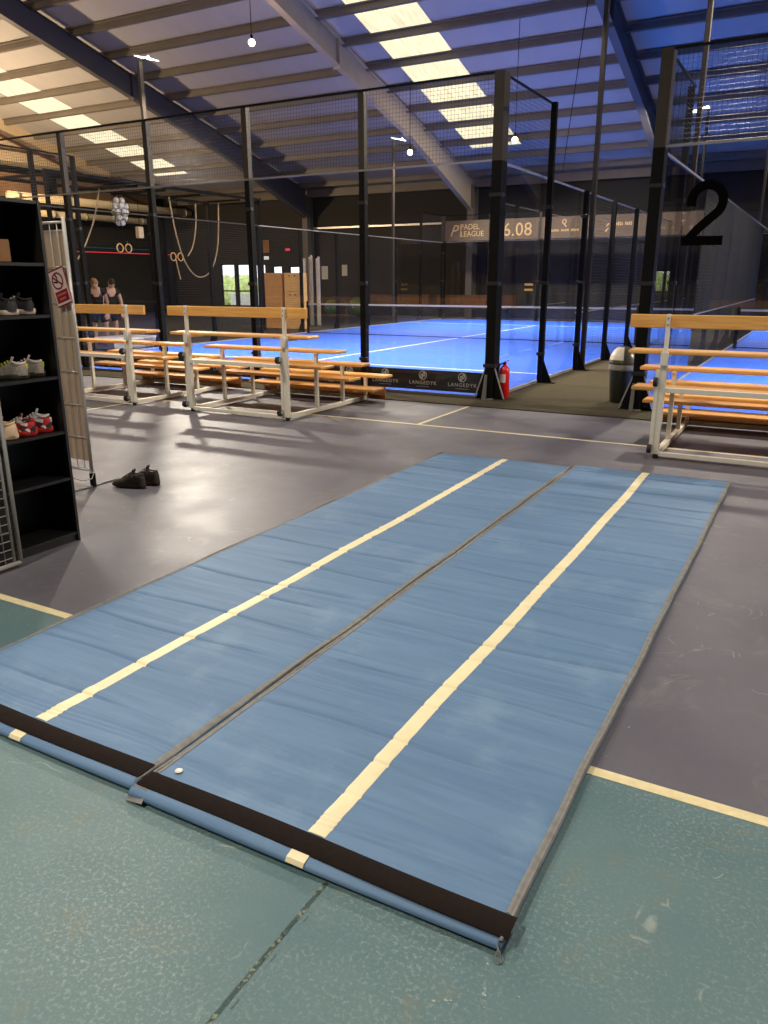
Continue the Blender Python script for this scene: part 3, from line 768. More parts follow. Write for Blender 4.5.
def mk_shoe(label, x, y, z, rot, pal, group, hi=1.0, acc=None, L=.28):
    r = thing('shoe', label, 'shoe', (x, y, z+.002), rot, group)
    ORG[r] = Vector((0,0,0))
    shoe(r, *[SM[c] for c in pal], L=L, hi=hi, accent=SM[acc] if acc else None); return r
redx = nodes('red_black_white_mesh')
rv = redx[3].new('ShaderNodeTexVoronoi'); rv.inputs['Scale'].default_value = 34; redx[4].new(coords(redx[1]), rv.inputs['Vector'])
rc = ramp(redx[1], rv.outputs[1], .30, .42, S(34,24,24), S(170,26,30)); rc = mix(redx[1], ramp(redx[1], rv.outputs[1], .72, .74), rc, S(225,215,205)); redx[4].new(rc, redx[2].inputs['Base Color'])
redx[2].inputs['Roughness'].default_value = .6; SM['redu'] = redx[0]
W_ = PI   # toe pointing into the shelf (-X)
mk_shoe('dark trainer with ivory sole, nearer of the pair on the upper shelf', -3.985, 2.915, 1.385, W_+.8, ('dk','wsole','wsole','dk'), 'dark trainers with ivory soles', .95, L=.25)
mk_shoe('dark trainer with ivory sole, beside the bookcase side panel on the upper shelf', -4.00, 3.035, 1.385, W_+.75, ('dk','wsole','wsole','dk'), 'dark trainers with ivory soles', .95, L=.25)
mk_shoe('grey running shoe with yellow heel tab, nearer one on the middle shelf', -3.98, 2.925, 1.03, W_+.85, ('gry','dsole','neon','pale'), 'grey running shoes with yellow heel tabs', 1.0, 'neon', L=.25)
mk_shoe('grey running shoe with yellow heel tab, against the bookcase side panel', -4.0, 3.05, 1.03, W_+.85, ('gry','dsole','pale','pale'), 'grey running shoes with yellow heel tabs', 1.0, 'neon', L=.25)
mk_shoe('red and black trainer between the cream shoe and its mate', -3.975, 2.925, .70, W_+.8, ('redu','redsole','wht','redu'), 'red and black trainers', 1.05, L=.24)
mk_shoe('red and black trainer with white ankle, against the bookcase side panel', -3.99, 3.045, .70, W_+.8, ('redu','redsole','wht','wht'), 'red and black trainers', 1.15, 'wht', L=.24)
mk_shoe('cream shoe on the shelf of the red trainers, half behind the chrome tube', -3.97, 2.795, .70, W_+.75, ('crm','crm','wht','crm'), 'cream shoes', 1.05, L=.25)
mk_shoe('muddy brown running shoe on the floor, nearer of the two beside the rack foot', -4.52, 4.225, 0, PI+.28, ('olive','olive2','blkl','olive'), 'muddy brown shoes on the floor', 1.25, L=.27)
mk_shoe('muddy brown running shoe on the floor, farther of the two, behind its mate', -4.49, 4.35, 0, PI+.36, ('olive','olive2','blkl','olive'), 'muddy brown shoes on the floor', 1.35, L=.27)

# gridwall rack with the red sign
rk = thing('wire_display_rack', 'upright chrome wire rack backed with a beige sheet, beyond the bookcase', 'rack', (-5.2, 4.08, 0))
RX0, RX1, RYp = -5.55, -4.92, 4.07
for x in (RX0, RX1): MB().tube([(x,RYp,.09),(x,RYp,2.02)], .0135, 10).build('upright_tube', MT['chrome'], rk, smooth=True)
MB().tube([(RX0,RYp,1.98),(RX1,RYp,1.98)], .009, 8).build('top_tube', MT['chrome'], rk, smooth=True)
MB().tube([(RX0,RYp,.13),(RX1,RYp,.13)], .009, 8).build('bottom_tube', MT['chrome'], rk, smooth=True)
q = MB()
for k in range(8): q.tube([(RX0,RYp,.14+.255*k),(RX1,RYp,.14+.255*k)], .0035, 6)
for k in range(1, 8): q.tube([(RX0+.079*k,RYp,.14),(RX0+.079*k,RYp,1.98)], .003, 6)
q.build('wire_grid', MT['chrome'], rk, smooth=True)
q = MB(); nn = 20; vv = []
for i in range(nn+1):
    for j in range(9):
        x = RX0+.02+(RX1-RX0-.045)*i/nn; z = .2+(1.93-.2)*j/8; vv.append((x, RYp+.02+.006*math.sin(i*1.7+j*.3), z))
q.add(vv, [(i*9+j, (i+1)*9+j, (i+1)*9+j+1, i*9+j+1) for i in range(nn) for j in range(8)]); q.build('backing_sheet', MT['sheet'], rk, smooth=True)
for x in (RX0, RX1):
    q = MB(); q.bevbox(x-.016, x+.016, RYp-.016, RYp+.016, 0, .11, .002); lo = q.build('leg_socket', MT['blk'], rk)
    q = MB(); q.tube([(x,RYp-.24,.008),(x,RYp+.24,.008)], .0075, 8); q.build('foot_bar', MT['galv'], lo, smooth=True)
q = MB(); q.tube([(RX1+.0,RYp-.015,.14),(RX1+.09,RYp-.06,.13),(RX1+.11,RYp-.1,.10),(RX1+.04,RYp-.13,.08),(RX1-.1,RYp-.1,.08)], .004, 6); q.build('hook', MT['chrome'], rk, smooth=True)
# sign
sg = thing('safety_sign', 'tilted red and white prohibition sign fixed to the wire rack', 'sign', (-5.02, 4.04, 1.52))
tl = math.radians(16); ox, oz, oy = -5.004, 1.527, 4.045
def SP(u, w): return (ox+u*math.cos(tl)-w*math.sin(tl), oz+u*math.sin(tl)+w*math.cos(tl))
def srect(mbx, u0, u1, w0, w1, y, mi=0, t=.002):
    p = [SP(u0,w0), SP(u1,w0), SP(u1,w1), SP(u0,w1)]; mbx.prism(p, y, y-t, 'y', mi)
q = MB(); srect(q, -.088, .088, -.134, .134, oy); q.build('plate', MT['signr'], sg)
q = MB(); srect(q, -.082, .082, -.124, .122, oy-.002); q.build('white_field', MT['signw'], sg)
q = MB(); srect(q, -.066, .070, -.108, -.026, oy-.004); q.build('red_block', MT['signr'], sg)
q = MB()
cx_, cz_ = SP(-.005, .046); annulus(q, cx_, oy-.004, cz_, .050, .063, 28)
a_ = SP(-.045, .082); c_ = SP(.035, .010); q.bar((a_[0], oy-.0045, a_[1]), (c_[0], oy-.0045, c_[1]), .002, .014)
q.build('prohibition_ring', MT['signr'], sg)
q = MB(); d = [SP(-.05, .05), SP(-.01, .035), SP(.0, .065), SP(-.015, .095)]
for a_, c_ in zip(d, d[1:]): q.bar((a_[0], oy-.0042, a_[1]), (c_[0], oy-.0042, c_[1]), .0015, .012)
q.build('pictogram', MT['blk'], sg)
q = MB()
for w, n in ((-.052, 9), (-.084, 6)):
    for i in range(n):
        u0 = -.055+.0125*i+(.018 if n == 6 else 0); srect(q, u0, u0+.009, w-.008, w+.008, oy-.006, 0, .001)
q.build('lettering', MT['signt'], sg)

# foreground wire panel
wp = thing('wire_grid_panel', 'chrome wire grid panel in front of the bookcase at the left edge', 'rack', (-3.84, 2.3, 0))
for y in (2.615, 1.9):
    MB().tube([(-3.842,y,.03),(-3.842,y,1.75)], .0125, 10).build('upright_tube', MT['chrome'], wp, smooth=True)
MB().tube([(-3.842,2.575,.05),(-3.842,2.575,1.75)], .008, 8).build('inner_tube', MT['chrome'], wp, smooth=True)
for z in (.03, 1.75): MB().tube([(-3.842,1.9,z),(-3.842,2.615,z)], .0125, 10).build('rail_tube', MT['chrome'], wp, smooth=True)
q = MB()
for k in range(26): q.tube([(-3.842,1.9,.07+.05*k),(-3.842,2.575,.07+.05*k)], .0028, 6)
for k in range(14): q.tube([(-3.842,1.92+.05*k,.03),(-3.842,1.92+.05*k,1.32)], .0028, 6)
q.build('wire_grid', MT['chrome'], wp, smooth=True)

# ------------------------------------------------------------------ bin and extinguisher
bi = thing('litter_bin', 'dark litter bin with domed grey lid beside the right bench', 'bin', (-2.24, 10.45, ZB))
BZ = ZB
MB().lathe([(.125,BZ),(.135,BZ+.01),(.168,BZ+.44),(.172,BZ+.46),(.16,BZ+.46)], (-2.24,10.45,0), 28).build('body', MT['bin'], bi, smooth=True)
MB().lathe([(.173,BZ+.42),(.178,BZ+.44),(.178,BZ+.50),(.174,BZ+.51)], (-2.24,10.45,0), 28).build('liner', MT['liner'], bi, smooth=True)
dm = [(.18,BZ+.50),(.184,BZ+.515),(.18,BZ+.53)]+[(.176*math.cos(a), BZ+.53+.20*math.sin(a)) for a in [i*PI/2/8 for i in range(1, 8)]]+[(.01,BZ+.73)]
ld = MB().lathe(dm, (-2.24,10.45,0), 28).build('dome_lid', MT['lid'], bi, smooth=True)
q = MB(); vv = []
for i in range(7):
    el = math.radians(8+58*i/6)
    for j in range(9):
        az = math.radians(205+78*j/8); r = .181*math.cos(el); vv.append((-2.24+r*math.cos(az), 10.45+r*math.sin(az), BZ+.53+.206*math.sin(el)))
q.add(vv, [(i*9+j, i*9+j+1, (i+1)*9+j+1, (i+1)*9+j) for i in range(6) for j in range(8)]); q.build('flap', MT['flap'], ld, smooth=True)

ex = thing('fire_extinguisher', 'red fire extinguisher standing at the black corner post', 'extinguisher', (-3.727, 10.06, ZB))
MB().lathe([(.062,ZB),(.072,ZB+.015),(.072,ZB+.37),(.062,ZB+.41),(.036,ZB+.44),(.024,ZB+.455)], (-3.727,10.06,0), 24).build('cylinder_body', MT['red'], ex, smooth=True)
q = MB(); q.lathe([(.022,ZB+.45),(.024,ZB+.47),(.018,ZB+.49)], (-3.727,10.06,0), 14); vb = q.build('valve', MT['blk'], ex, smooth=True)
q = MB(); q.bar((-3.727,10.05,ZB+.495), (-3.647,10.03,ZB+.52), .018, .008); q.bar((-3.727,10.05,ZB+.478), (-3.657,10.03,ZB+.484), .016, .007); q.build('lever', MT['red'], vb)
MB().tube([(-3.737,10.06,ZB+.475),(-3.78,10.02,ZB+.46),(-3.792,9.985,ZB+.38),(-3.79,9.985,ZB+.22)], .011, 8).build('hose', MT['blk'], ex, smooth=True)
q = MB(); vv = []
for j in range(7):
    a = math.radians(235+70*j/6)
    for z in (.22, .33): vv.append((-3.727+.0727*math.cos(a), 10.06+.0727*math.sin(a), ZB+z))
q.add(vv, [(2*j, 2*j+2, 2*j+3, 2*j+1) for j in range(6)]); q.build('instruction_label', MT['signw'], ex, smooth=True)

# ------------------------------------------------------------------ lamps
def area(name, loc, target, size, power, col, parent=None, spread=PI):
    l = bpy.data.lights.new(name, 'AREA'); l.shape = 'RECTANGLE'; l.size = size; l.size_y = size*.6; l.energy = power; l.color = col; l.spread = spread
    o = bpy.data.objects.new(name, l); C.objects.link(o); o.location = loc
    o.rotation_euler = (Vector(target)-Vector(loc)).to_track_quat('-Z', 'Y').to_euler()
    return o
LC = (1.0, .90, .76)
def flood(x, y, s, label, power, H=6.2):
    """s: which way the court lies (+1 = +X)"""
    root = thing('floodlight_mast', label, 'floodlight', (x, y, 0), group='court floodlight masts')
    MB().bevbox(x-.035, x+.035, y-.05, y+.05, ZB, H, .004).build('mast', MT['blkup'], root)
    cx, cz = x+s*.22, H+.02
    hd = MB(); dx, dz = s*math.cos(.22)*.24, -math.sin(.22)*.24*1
    hd.add([(cx+sx*dx*1-0, y+sy*.17, cz+sx*dz+sz*.03) for sz in (0, 1) for sx, sy in ((-1,-1),(1,-1),(1,1),(-1,1))], [(0,3,2,1),(4,5,6,7),(0,1,5,4),(1,2,6,5),(2,3,7,6),(3,0,4,7)])
    h = hd.build('lamp_housing', MT['galv'], root)
    ln = MB(); ln.add([(cx+sx*dx*.92, y+sy*.15, cz+sx*dz*.92-e) for e in (.003, .012) for sx, sy in ((-1,-1),(1,-1),(1,1),(-1,1))], [(0,3,2,1),(4,5,6,7),(0,1,5,4),(1,2,6,5),(2,3,7,6),(3,0,4,7)])
    ln.build('lens', MT['led'], h)
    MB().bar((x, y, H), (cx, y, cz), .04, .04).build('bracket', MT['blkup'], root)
    area('floodlight_lamp', (cx+s*.12, y, cz-.09), (cx+s*5.0, y, 0), .42, power, LC, spread=math.radians(125))
FP = 1150
ym1, ym2 = YF+4.15, YF+15.85
flood(XL-.09, ym1, 1, 'floodlight mast over the gym side fence with a bright head left of the hanging bulb', FP)
flood(XL-.09, ym2, 1, 'distant floodlight mast with lit head under the middle rafter', FP)
flood(X0+.13, ym1, -1, 'tall floodlight mast rising between the two courts, head above the picture', FP)
flood(X0+.13, ym2, -1, 'distant floodlight mast whose lit head shows right of the pale corner post top', FP)
flood(X2-.13, 13.25, 1, 'tall floodlight mast crossing the mesh above the large black 2', FP)
flood(X2-.13, ym2, 1, 'distant floodlight mast behind the right court mesh', FP)
flood(X2R+.13, 13.25, -1, 'floodlight mast at the right side of the right court', FP)

PC = (1.0, .74, .46)
def pendant(x, y, z, label, power, r=.06):
    root = thing('pendant_lamp', label, 'lamp', (x, y, z), group='warm hanging bulbs')
    MB().tube([(x,y,z+.12),(x,y,roof_z(y)-.01)], .008, 6).build('cord', MT['blk'], root)
    MB().lathe([(.02,z+.16),(.035,z+.14),(.04,z+.06),(.03,z+.05)], (x,y,0), 14).build('lamp_holder', MT['blk'], root, smooth=True)
    MB().lathe([(.012,z-.10),(.05,z-.085),(.085,z-.03),(.08,z+.01),(.045,z+.055),(.03,z+.06)], (x,y,0), 18).build('bulb', MT['bulb'], root, smooth=True)
    l = bpy.data.lights.new('pendant_bulb', 'POINT'); l.energy = power; l.color = PC; l.shadow_soft_size = .14
    o = bpy.data.objects.new('pendant_bulb', l); C.objects.link(o); o.location = (x, y, z-.28)
pendant(-13.2, 17.1, 7.15, 'warm hanging bulb high between the two left rafters', 110)
pendant(-12.39, 24.0, 5.5, 'small distant warm bulb just below the lit mast head', 60)
pendant(-8.13, 22.0, 5.25, 'small distant warm bulb right of the thick black corner post', 60)
pendant(-27.3, 17.2, 4.6, 'unseen warm bulb added for the gym lighting, nearer one', 3000)  # added out of view to throw the gym's warm light on gable and roof
pendant(-22.5, 8.0, 5.4, 'unseen warm bulb added for the gym lighting, beyond the bookcase', 1000)  # second bulb added out of view for the same warm light
def add_fill_lamp(x, y, z, label, power, col=(1.0,.92,.80)):  # unseen lamp added to brighten the foreground floor and bench backs
    root = thing('fill_lamp', label, 'lamp', (x, y, z), group='unseen fill lamps added over the open floor')
    MB().bevbox(x-.32, x+.32, y-.32, y+.32, z, z+.09, .02).build('housing', MT['galv'], root)
    MB().bevbox(x-.28, x+.28, y-.28, y+.28, z-.012, z-.001, .004).build('diffuser', MT['led'], root)
    for sx in (-1, 1): MB().tube([(x+sx*.25,y,z+.09),(x+sx*.25,y,roof_z(y)-.01)], .006, 6).build('cord', MT['blk'], root)
    area('fill_light', (x, y, z-.03), (x, y, 0), .56, power, col, spread=math.radians(150))
add_fill_lamp(-6.5, 4.5, 7.0, 'unseen fill lamp added over the floor left of the mats', 280)
add_fill_lamp(.8, 4.5, 7.0, 'unseen fill lamp added over the floor right of the mats', 200)
add_fill_lamp(-3.0, -1.5, 5.8, 'unseen fill lamp added behind the viewer', 270)

# ------------------------------------------------------------------ gym beyond the court
for z0, y0, y1, r, lab in ((4.83, 21.5, 35.2-3.4, .17, 'thick cream ventilation duct along the gym wall'), (4.25, 21.5, 28.9, .13, 'thinner cream pipe below the big duct on the gym wall')):
    rt = thing('ventilation_duct', lab, 'duct', (-29.0, (y0+y1)/2, z0))
    MB().tube([(-29.0,y0,z0),(-29.0,y1,z0)], r, 16).build('pipe', MT['duct'], rt, smooth=True)
    n = 5
    for k in range(n):
        y = y0+.4+(y1-y0-.8)*k/(n-1); MB().lathe([(r+.0,-.04),(r+.03,-.03),(r+.03,.03),(r,.04)], (-29.0,y,z0), 16, axis='y').build('joint_ring', MT['galv'], rt)
        MB().bar((-29.0,y,z0), (WX0+.03,y,z0+.02), .04, .04).build('wall_bracket', MT['blk'], rt)
for z, m, lab in ((2.86, 'redled', 'long red light strip on the dark gym wall'), (3.06, 'tealled', 'long dim teal light strip above the red one')):
    rt = thing('light_strip', lab, 'light', (WX0+.06, 28, z))
    MB().bevbox(WX0+.056, WX0+.075, 24.0, 31.9, z-.035, z+.035, .004).build('channel', MT['blk'], rt)
    MB().bevbox(WX0+.076, WX0+.09, 24.05, 31.85, z-.022, z+.022, .004).build('diffuser', MT[m], rt)
# overhead gym rig from which ropes and rings hang
rg = thing('gym_rig', 'dark overhead steel rig carrying ropes and rings in the gym', 'rig', (-17.0, 17.2, 0))
for y in (12.8, 20.6):
    for x in (-18.0, -15.9): MB().bevbox(x-.04, x+.04, y-.04, y+.04, .008, 4.0, .004).build('rig_post', MT['blk'], rg)
for x in (-18.0, -15.9): MB().bevbox(x-.03, x+.03, 12.84, 20.56, 3.92, 4.0, .004).build('rig_beam', MT['blk'], rg)
for y in (12.8, 15.27, 15.39, 15.97, 16.6, 17.95, 19.7, 20.6): MB().bevbox(-17.97, -15.93, y-.025, y+.025, 3.86, 3.92, .004).build('cross_bar', MT['blk'], rg)
def rope(pts, label, r=.02):
    P = [Vector(p) for p in pts]; out = []
    for i in range(len(P)-1):
        p0, p1, p2, p3 = P[max(i-1,0)], P[i], P[i+1], P[min(i+2,len(P)-1)]
        for t in [j/6 for j in range(6)]:
            out.append(.5*((2*p1)+(-p0+p2)*t+(2*p0-5*p1+4*p2-p3)*t*t+(-p0+3*p1-3*p2+p3)*t**3))
    out.append(P[-1])
    return tag(MB().tube(out, r, 7).build('climbing_rope', MT['rope'], smooth=True), label, 'rope', 'gym ropes on the rig')
rope([(-16.95,15.27,3.85),(-16.95,15.0,3.1),(-16.95,14.62,2.45),(-16.95,14.29,2.05)], 'pale rope swung aslant, nearest the wire rack')
rope([(-16.9,17.73,3.855),(-16.9,17.9,2.9),(-16.9,18.2,2.1),(-16.9,18.7,1.68),(-16.9,19.3,1.85),(-16.9,19.7,2.6),(-16.9,19.85,3.855)], 'pale rope hanging in a deep loop')
rope([(-17.6,19.6,3.855),(-17.6,19.55,3.2),(-17.6,19.35,2.6),(-17.6,19.1,2.3)], 'pale rope curving down inside the deep rope loop')
rope([(-16.92,17.85,2.15),(-16.92,17.9,1.9),(-16.92,17.98,1.6)], 'short rope tail below the second pair of rings', .018)
def ring(x, y, z, label):
    r = thing('gym_ring', label, 'ring', (x, y, z), group='gymnastic rings on straps')
    MB().tube([(x,y+.11*math.cos(a),z+.11*math.sin(a)) for a in [2*PI*k/20 for k in range(20)]], .017, 8, closed=True).build('hoop', MT['ply'], r, smooth=True)
    MB().bar((x,y,z+.12), (x,y,3.855), .02, .006).build('strap', MT['blk'], r)
ring(-17.0, 15.83, 2.42, 'wooden ring on a strap below the white ball net, left of its pair')
ring(-17.0, 16.13, 2.42, 'wooden ring on a strap below the white ball net, right of its pair')
ring(-17.0, 17.83, 2.24, 'wooden ring beside the deep rope loop, left of its pair')
ring(-17.0, 18.13, 2.24, 'wooden ring beside the deep rope loop, right of its pair')
bg = thing('ball_net', 'hanging net bag of white balls above the first rings', 'bag', (-16.4, 15.39, 2.9))
kk = 0
for dz, rr, n in ((.42,.10,4),(.28,.15,6),(.14,.15,6),(0,.13,5),(-.12,.06,3)):
    for i in range(n):
        a = 2*PI*i/n+kk; MB().lathe([(.01,-.075),(.055,-.055),(.078,0),(.055,.055),(.01,.075)], (-16.4+rr*math.cos(a),15.39+rr*math.sin(a),3.13+dz), 10).build('ball', MT['pvc'], bg, smooth=True)
    kk += .5
q = MB()
for i in range(8):
    a = 2*PI*i/8; q.tube([(-16.4+.02*math.cos(a),15.39+.02*math.sin(a),3.855)]+[(-16.4+r*math.cos(a),15.39+r*math.sin(a),z) for r, z in ((.19,3.62),(.24,3.4),(.22,3.18),(.12,2.99),(.02,2.95))], .004, 5)
q.build('net', MT['blk'], bg)
lk = thing('rig_light_box', 'small pale box hanging just right of the ball net', 'box', (-17.0, 16.6, 2.75))
MB().bevbox(-17.06,-16.94,16.5,16.68,2.7,3.0,.01).build('body', MT['duct'], lk); MB().tube([(-17,16.6,3.0),(-17,16.6,3.855)], .006, 6).build('cord', MT['blk'], lk)

# wooden cupboards
def cupboard(x0, x1, y, label, doors):
    r = thing('wooden_cupboard', label, 'cupboard', ((x0+x1)/2, y+.3, .008))
    MB().bevbox(x0, x1, y+.02, y+.34, .008, 1.80, .006).build('carcass', MT['ply'] if doors else MT['crate'], r)
    if doors:
        xm = (x0+x1)/2
        for z0, z1 in ((.06, 1.18), (1.21, 1.78)):
            for a, c, s in ((x0+.02, xm-.006, 1), (xm+.006, x1-.02, -1)):
                d = MB().bevbox(a, c, y, y+.019, z0, z1, .004).build('door', MT['ply'], r)
                hx = c-.1 if s > 0 else a+.1; MB().bevbox(hx-.03, hx+.03, y-.02, y, z1-.09, z1-.06, .004).build('handle', MT['blk'], d)
    else:
        for z in (.55, .62): MB().bevbox(x0, x1, y+.008, y+.019, z-.01, z, .002).build('band', MT['wood2'], r)
    return r
cupboard(-16.75, -15.99, 21.7, 'plain brown wooden cupboard left of the one with doors', False)
cupboard(-15.88, -15.2, 21.7, 'pale wooden cupboard with four doors in the gym', True)
for k in range(5):
    x = -16.35+.15*k; q = MB().lathe([(.04,.01),(.045,.02),(.045,2.28+.05*(k % 3)),(.035,2.30+.05*(k % 3))], (x, 23.6+.12*(k % 2), 0), 12)
    lab = ['first from the cupboard', 'second from the cupboard', 'third from the cupboard', 'fourth from the cupboard', 'last one, farthest from the cupboard'][k]
    tag(q.build('foam_roller_pole', MT['pvc'], smooth=False), 'tall white pole stood upright behind the cupboards, '+lab, 'pole', 'white poles behind the cupboards')
# crash mat, balls, bench behind the far glass
cm = thing('crash_mat', 'pale grey crash mat lying in the gym behind the left bench', 'mat', (-14.95, 13.6, .008))
MB().bevbox(-15.5, -14.35, 12.9, 14.5, .008, .26, .03).build('cover', MT['padgrey'], cm)
q = MB(); 
for x in (-15.2, -14.7): q.tube([(x-.12,12.89,.14),(x-.1,12.85,.16),(x+.1,12.85,.16),(x+.12,12.89,.14)], .012, 6)
q.build('handle', MT['blk'], cm)
for x, y, r, lab in ((-19.6, 30.4, .36, 'green exercise ball beside the far column, left one'), (-18.2, 30.3, .42, 'green exercise ball, larger one right of the other')):
    bb = thing('exercise_ball', lab, 'ball', (x, y, .008), group='green exercise balls by the far wall')
    MB().lathe([(.02,0)]+[(r*math.sin(a), r-r*math.cos(a)) for a in [PI*i/14 for i in range(1, 14)]]+[(.02,2*r)], (x,y,.008), 24).build('ball_skin', MT['green'], bb, smooth=True)
    MB().lathe([(.02,-.004),(.02,.004)], (x, y-r+.0, r), 10, axis='y').build('plug', MT['pvc'], bb)
def lowbench(x0, x1, y, label):
    r = thing('long_wooden_bench', label, 'bench', ((x0+x1)/2, y, 0), group='low benches behind the far glass')
    MB().bevbox(x0, x1, y, y+.34, .42, .47, .006).build('seat', MT['wood3'], r); MB().bevbox(x0, x1, y+.34, y+.38, .5, .95, .006).build('backrest', MT['wood3'], r)
    for x in (x0+.3, (x0+x1)/2, x1-.3): MB().bevbox(x-.03, x+.03, y+.03, y+.36, .0, .42, .004).build('leg', MT['blk'], r)
lowbench(-18.6, -15.2, 30.9, 'low brown bench by the far wall in front of the green balls'); lowbench(-14.8, -11.2, 30.9, 'low brown bench behind the far glass under the slanted P banner')
# signs on the far wall
def wallsign(name, x, z, w, h, m, label, cat, frame=True):
    r = thing(name, label, cat, (x, WY1-.02, z))
    MB().bevbox(x-w/2-.03, x+w/2+.03, WY1-.015, WY1-.001, z-h/2-.03, z+h/2+.03, .003).build('frame', MT['blk'], r)
    MB().bevbox(x-w/2, x+w/2, WY1-.022, WY1-.016, z-h/2, z+h/2, .002).build('face', m, r)
wallsign('notice_board', -24.45, 3.15, .5, .6, MT['cardb'], 'small brown notice board on the dark far wall above the windows', 'board')
wallsign('emergency_light', -24.4, 2.62, .3, .16, MT['exitw'], 'small white lit box under the notice board', 'light')
wallsign('indicator_light', -23.1, 2.98, .28, .12, MT['redled'], 'small glowing red sign high on the far wall', 'light')
wallsign('poster', -19.9, 2.0, .3, .5, MT['paper'], 'white paper notice on the far wall right of the cupboards', 'poster')
wallsign('wall_poster', -21.0, 1.9, .35, .6, MT['paper'], 'dull white notice beside the white poles', 'poster')
for z, lab in ((1.37, 'upper of two small amber lit signs on the far wall'), (1.16, 'lower of two small amber lit signs on the far wall')):
    wallsign('amber_sign', -10.95, z, .36, .09, MT['amber'], lab, 'sign')

# ------------------------------------------------------------------ people in the gym
def skin_fig(name, V, E, R, m, parent, sub=2, root=0):
    me = bpy.data.meshes.new(name); me.from_pydata(V, E, []); ob = bpy.data.objects.new(name, me); C.objects.link(ob); ob.parent = parent
    me.materials.append(m)
    sk = ob.modifiers.new('skin', 'SKIN'); sk.use_smooth_shade = True
    for i, r in enumerate(R): me.skin_vertices[0].data[i].radius = (r, r) if not isinstance(r, tuple) else r
    me.skin_vertices[0].data[root].use_root = True
    s = ob.modifiers.new('sub', 'SUBSURF'); s.levels = sub; s.render_levels = sub
    return ob
def person(x, y, rot, label, hairm, lean, spread):
    r = thing('person', label, 'person', (x, y, .008), rot); ORG[r] = Vector((0,0,0))
    # faces local -Y, bends forward from the hips
    hip = Vector((0,0,.92)); 
    def up(d, sx=0, f=0): 
        a = lean; return (sx, -math.sin(a)*d-f*math.cos(a), .92+math.cos(a)*d-f*math.sin(a))
    V = [tuple(hip), up(.18), up(.36), up(.47), up(.55, 0, .02), up(.64, 0, .05), up(.735, 0, .05)]
    R = [.14, .12, .145, .09, .052, .085, .075]
    E = [(0,1),(1,2),(2,3),(3,4),(4,5),(5,6)]
    hands = []
    for s in (-1, 1):
        b_ = len(V); sh_ = up(.44, s*.19); el = Vector(sh_)+Vector((s*.06, -.05, -.28)); wr = el+Vector((-s*spread, -.12, -.22)); hd = wr+Vector((-s*.01,-.03,-.08))
        V += [sh_, tuple(el), tuple(wr), tuple(hd)]; R += [.062, .042, .029, (.036,.02)]; E += [(3,b_),(b_,b_+1),(b_+1,b_+2),(b_+2,b_+3)]
        for k in range(4):
            f0 = Vector(hd)+Vector((s*(-.025+.017*k), -.012, -.025)); f1 = f0+Vector((0,-.006,-.04+.004*abs(k-1.5))); f2 = f1+Vector((0,.012,-.028)); c = len(V)
            V += [tuple(f0), tuple(f1), tuple(f2)]; R += [.009,.0085,.007]; E += [(b_+3,c),(c,c+1),(c+1,c+2)]
        t0 = Vector(hd)+Vector((-s*.035,-.01,.01)); t1 = t0+Vector((-s*.018,-.012,-.035)); c = len(V); V += [tuple(t0), tuple(t1)]; R += [.011,.008]; E += [(b_+3,c),(c,c+1)]
    for s in (-1, 1):
        b_ = len(V); V += [(s*.10,0,.86),(s*.13,-.06,.48),(s*.14,.04,.09),(s*.14,.03,.045),(s*.15,-.15,.03)]; R += [.095,.065,.045,.042,.034]; E += [(0,b_),(b_,b_+1),(b_+1,b_+2),(b_+2,b_+3),(b_+3,b_+4)]
    skin_fig('body', V, E, R, MT['skin'], r)
    # clothing
    V = [up(-.04), up(.18), up(.34), up(.485), up(.44,-.17), up(.44,.17), tuple(Vector(up(.44,-.17))+Vector((-.05,-.02,-.11))), tuple(Vector(up(.44,.17))+Vector((.05,-.02,-.11)))]
    skin_fig('t_shirt', V, [(0,1),(1,2),(2,3),(3,4),(3,5),(4,6),(5,7)], [.16,.14,.17,.088,.08,.08,.07,.07], MT['cloth'], r)
    V = [(0,0,.95),(-.10,0,.84),(.10,0,.84),(-.125,-.05,.52),(.125,-.05,.52)]
    skin_fig('shorts', V, [(0,1),(0,2),(1,3),(2,4)], [.155,.115,.115,.09,.09], MT['cloth'], r)
    hc = Vector(up(.70, 0, .045)); fwd = Vector((0,-math.cos(lean),-math.sin(lean))); upv = Vector((0,-math.sin(lean),math.cos(lean)))
    q = MB()
    vv = []; 
    for i in range(9):
        el = -.25+1.82*i/8
        for j in range(14):
            az = 2*PI*j/14; rr = .098
            cut = 1.0 if math.cos(az) < .55 or el > .75 else .80
            p = hc+(fwd*math.cos(az)*math.cos(el)*rr+Vector((1,0,0))*math.sin(az)*math.cos(el)*rr*.9+upv*math.sin(el)*rr*1.1)*cut; vv.append(tuple(p))
    q.add(vv, [(i*14+j, i*14+(j+1) % 14, (i+1)*14+(j+1) % 14, (i+1)*14+j) for i in range(8) for j in range(14)]); q.build('hair', hairm, r, smooth=True)
    fc = MB(); n0 = hc+fwd*.086-upv*.01
    fc.lathe([(.004,-.018),(.013,-.006),(.012,.006),(.004,.02)], tuple(n0), 8); fo = fc.build('nose', MT['skin'], r, smooth=True)
    ey = MB()
    for s in (-1, 1): ey.lathe([(.003,-.008),(.010,0),(.003,.008)], tuple(hc+fwd*.078+upv*.018+Vector((s*.03,0,0))), 8)
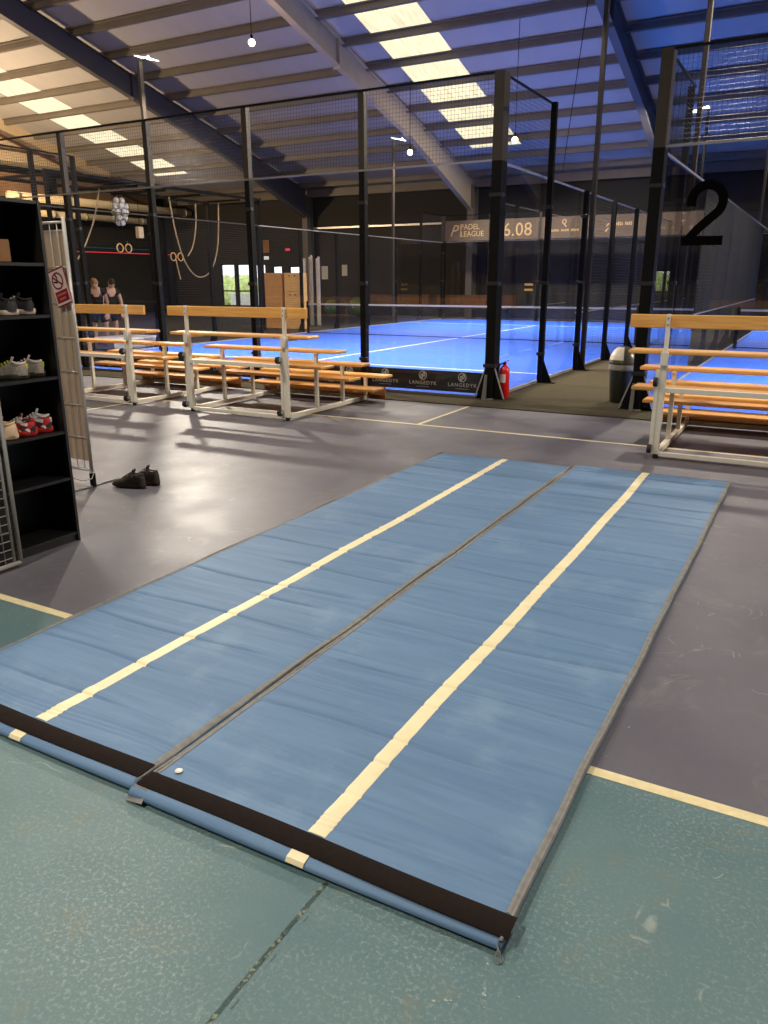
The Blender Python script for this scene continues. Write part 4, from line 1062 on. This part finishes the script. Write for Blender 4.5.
    ey.build('eyes', MT['hair2'], r, smooth=True)
    mo = MB(); m0 = hc+fwd*.080-upv*.05; mo.bar(tuple(m0-Vector((.022,0,0))), tuple(m0+Vector((.022,0,0))), .008, .007); mo.build('mouth', MT['signr'], r)
    er = MB()
    for s in (-1, 1): er.lathe([(.006,-.028),(.016,-.01),(.014,.014),(.005,.026)], tuple(hc+Vector((s*.082,0,0))), 8)
    er.build('ears', MT['skin'], r, smooth=True)
    sn = MB()
    for s in (-1, 1): sn.bevbox(s*.145-.045, s*.145+.045, -.22, .075, 0, .07, .02)
    sn.build('trainers', SM['dk'], r)
    return r
person(-15.88, 13.9, .75, 'fair haired person in black bending forward with both arms down in the gym', MT['hair'], .48, .03)
person(-16.19, 14.5, 1.2, 'dark haired person in black leaning over beside the fair haired one', MT['hair2'], .5, .05)

# ------------------------------------------------------------------ world, camera, view
w = bpy.data.worlds.new('World'); bpy.context.scene.world = w; w.use_nodes = True
bgn = w.node_tree.nodes['Background']; bgn.inputs[0].default_value = (.86,.93,1.0,1); bgn.inputs[1].default_value = 2.6
cam = bpy.data.cameras.new('Camera'); co = bpy.data.objects.new('Camera', cam); C.objects.link(co)
rgt = Vector((.87376408,.48634249,-.00270441)); upv = Vector((-.1379137,.25310078,.9575593)); fw = Vector((-.46638626,.83630794,-.28822367))
M = Matrix((rgt, upv, -fw)).transposed().to_4x4(); M.translation = Vector((0,0,1.5725442)); co.matrix_world = M
cam.sensor_fit = 'VERTICAL'; cam.sensor_height = 36; cam.lens = 771.338/1024*36; cam.clip_end = 300; cam.clip_start = .05
bpy.context.scene.camera = co
sc = bpy.context.scene
sc.view_settings.view_transform = 'Standard'; sc.view_settings.look = 'None'; sc.view_settings.gamma = 1; sc.view_settings.use_curve_mapping = False
sc.view_settings.exposure = 0.0
cy = sc.cycles
cy.transparent_max_bounces = 32; cy.max_bounces = 8; cy.diffuse_bounces = 4; cy.glossy_bounces = 4; cy.sample_clamp_indirect = 4; cy.caustics_reflective = False; cy.caustics_refractive = False
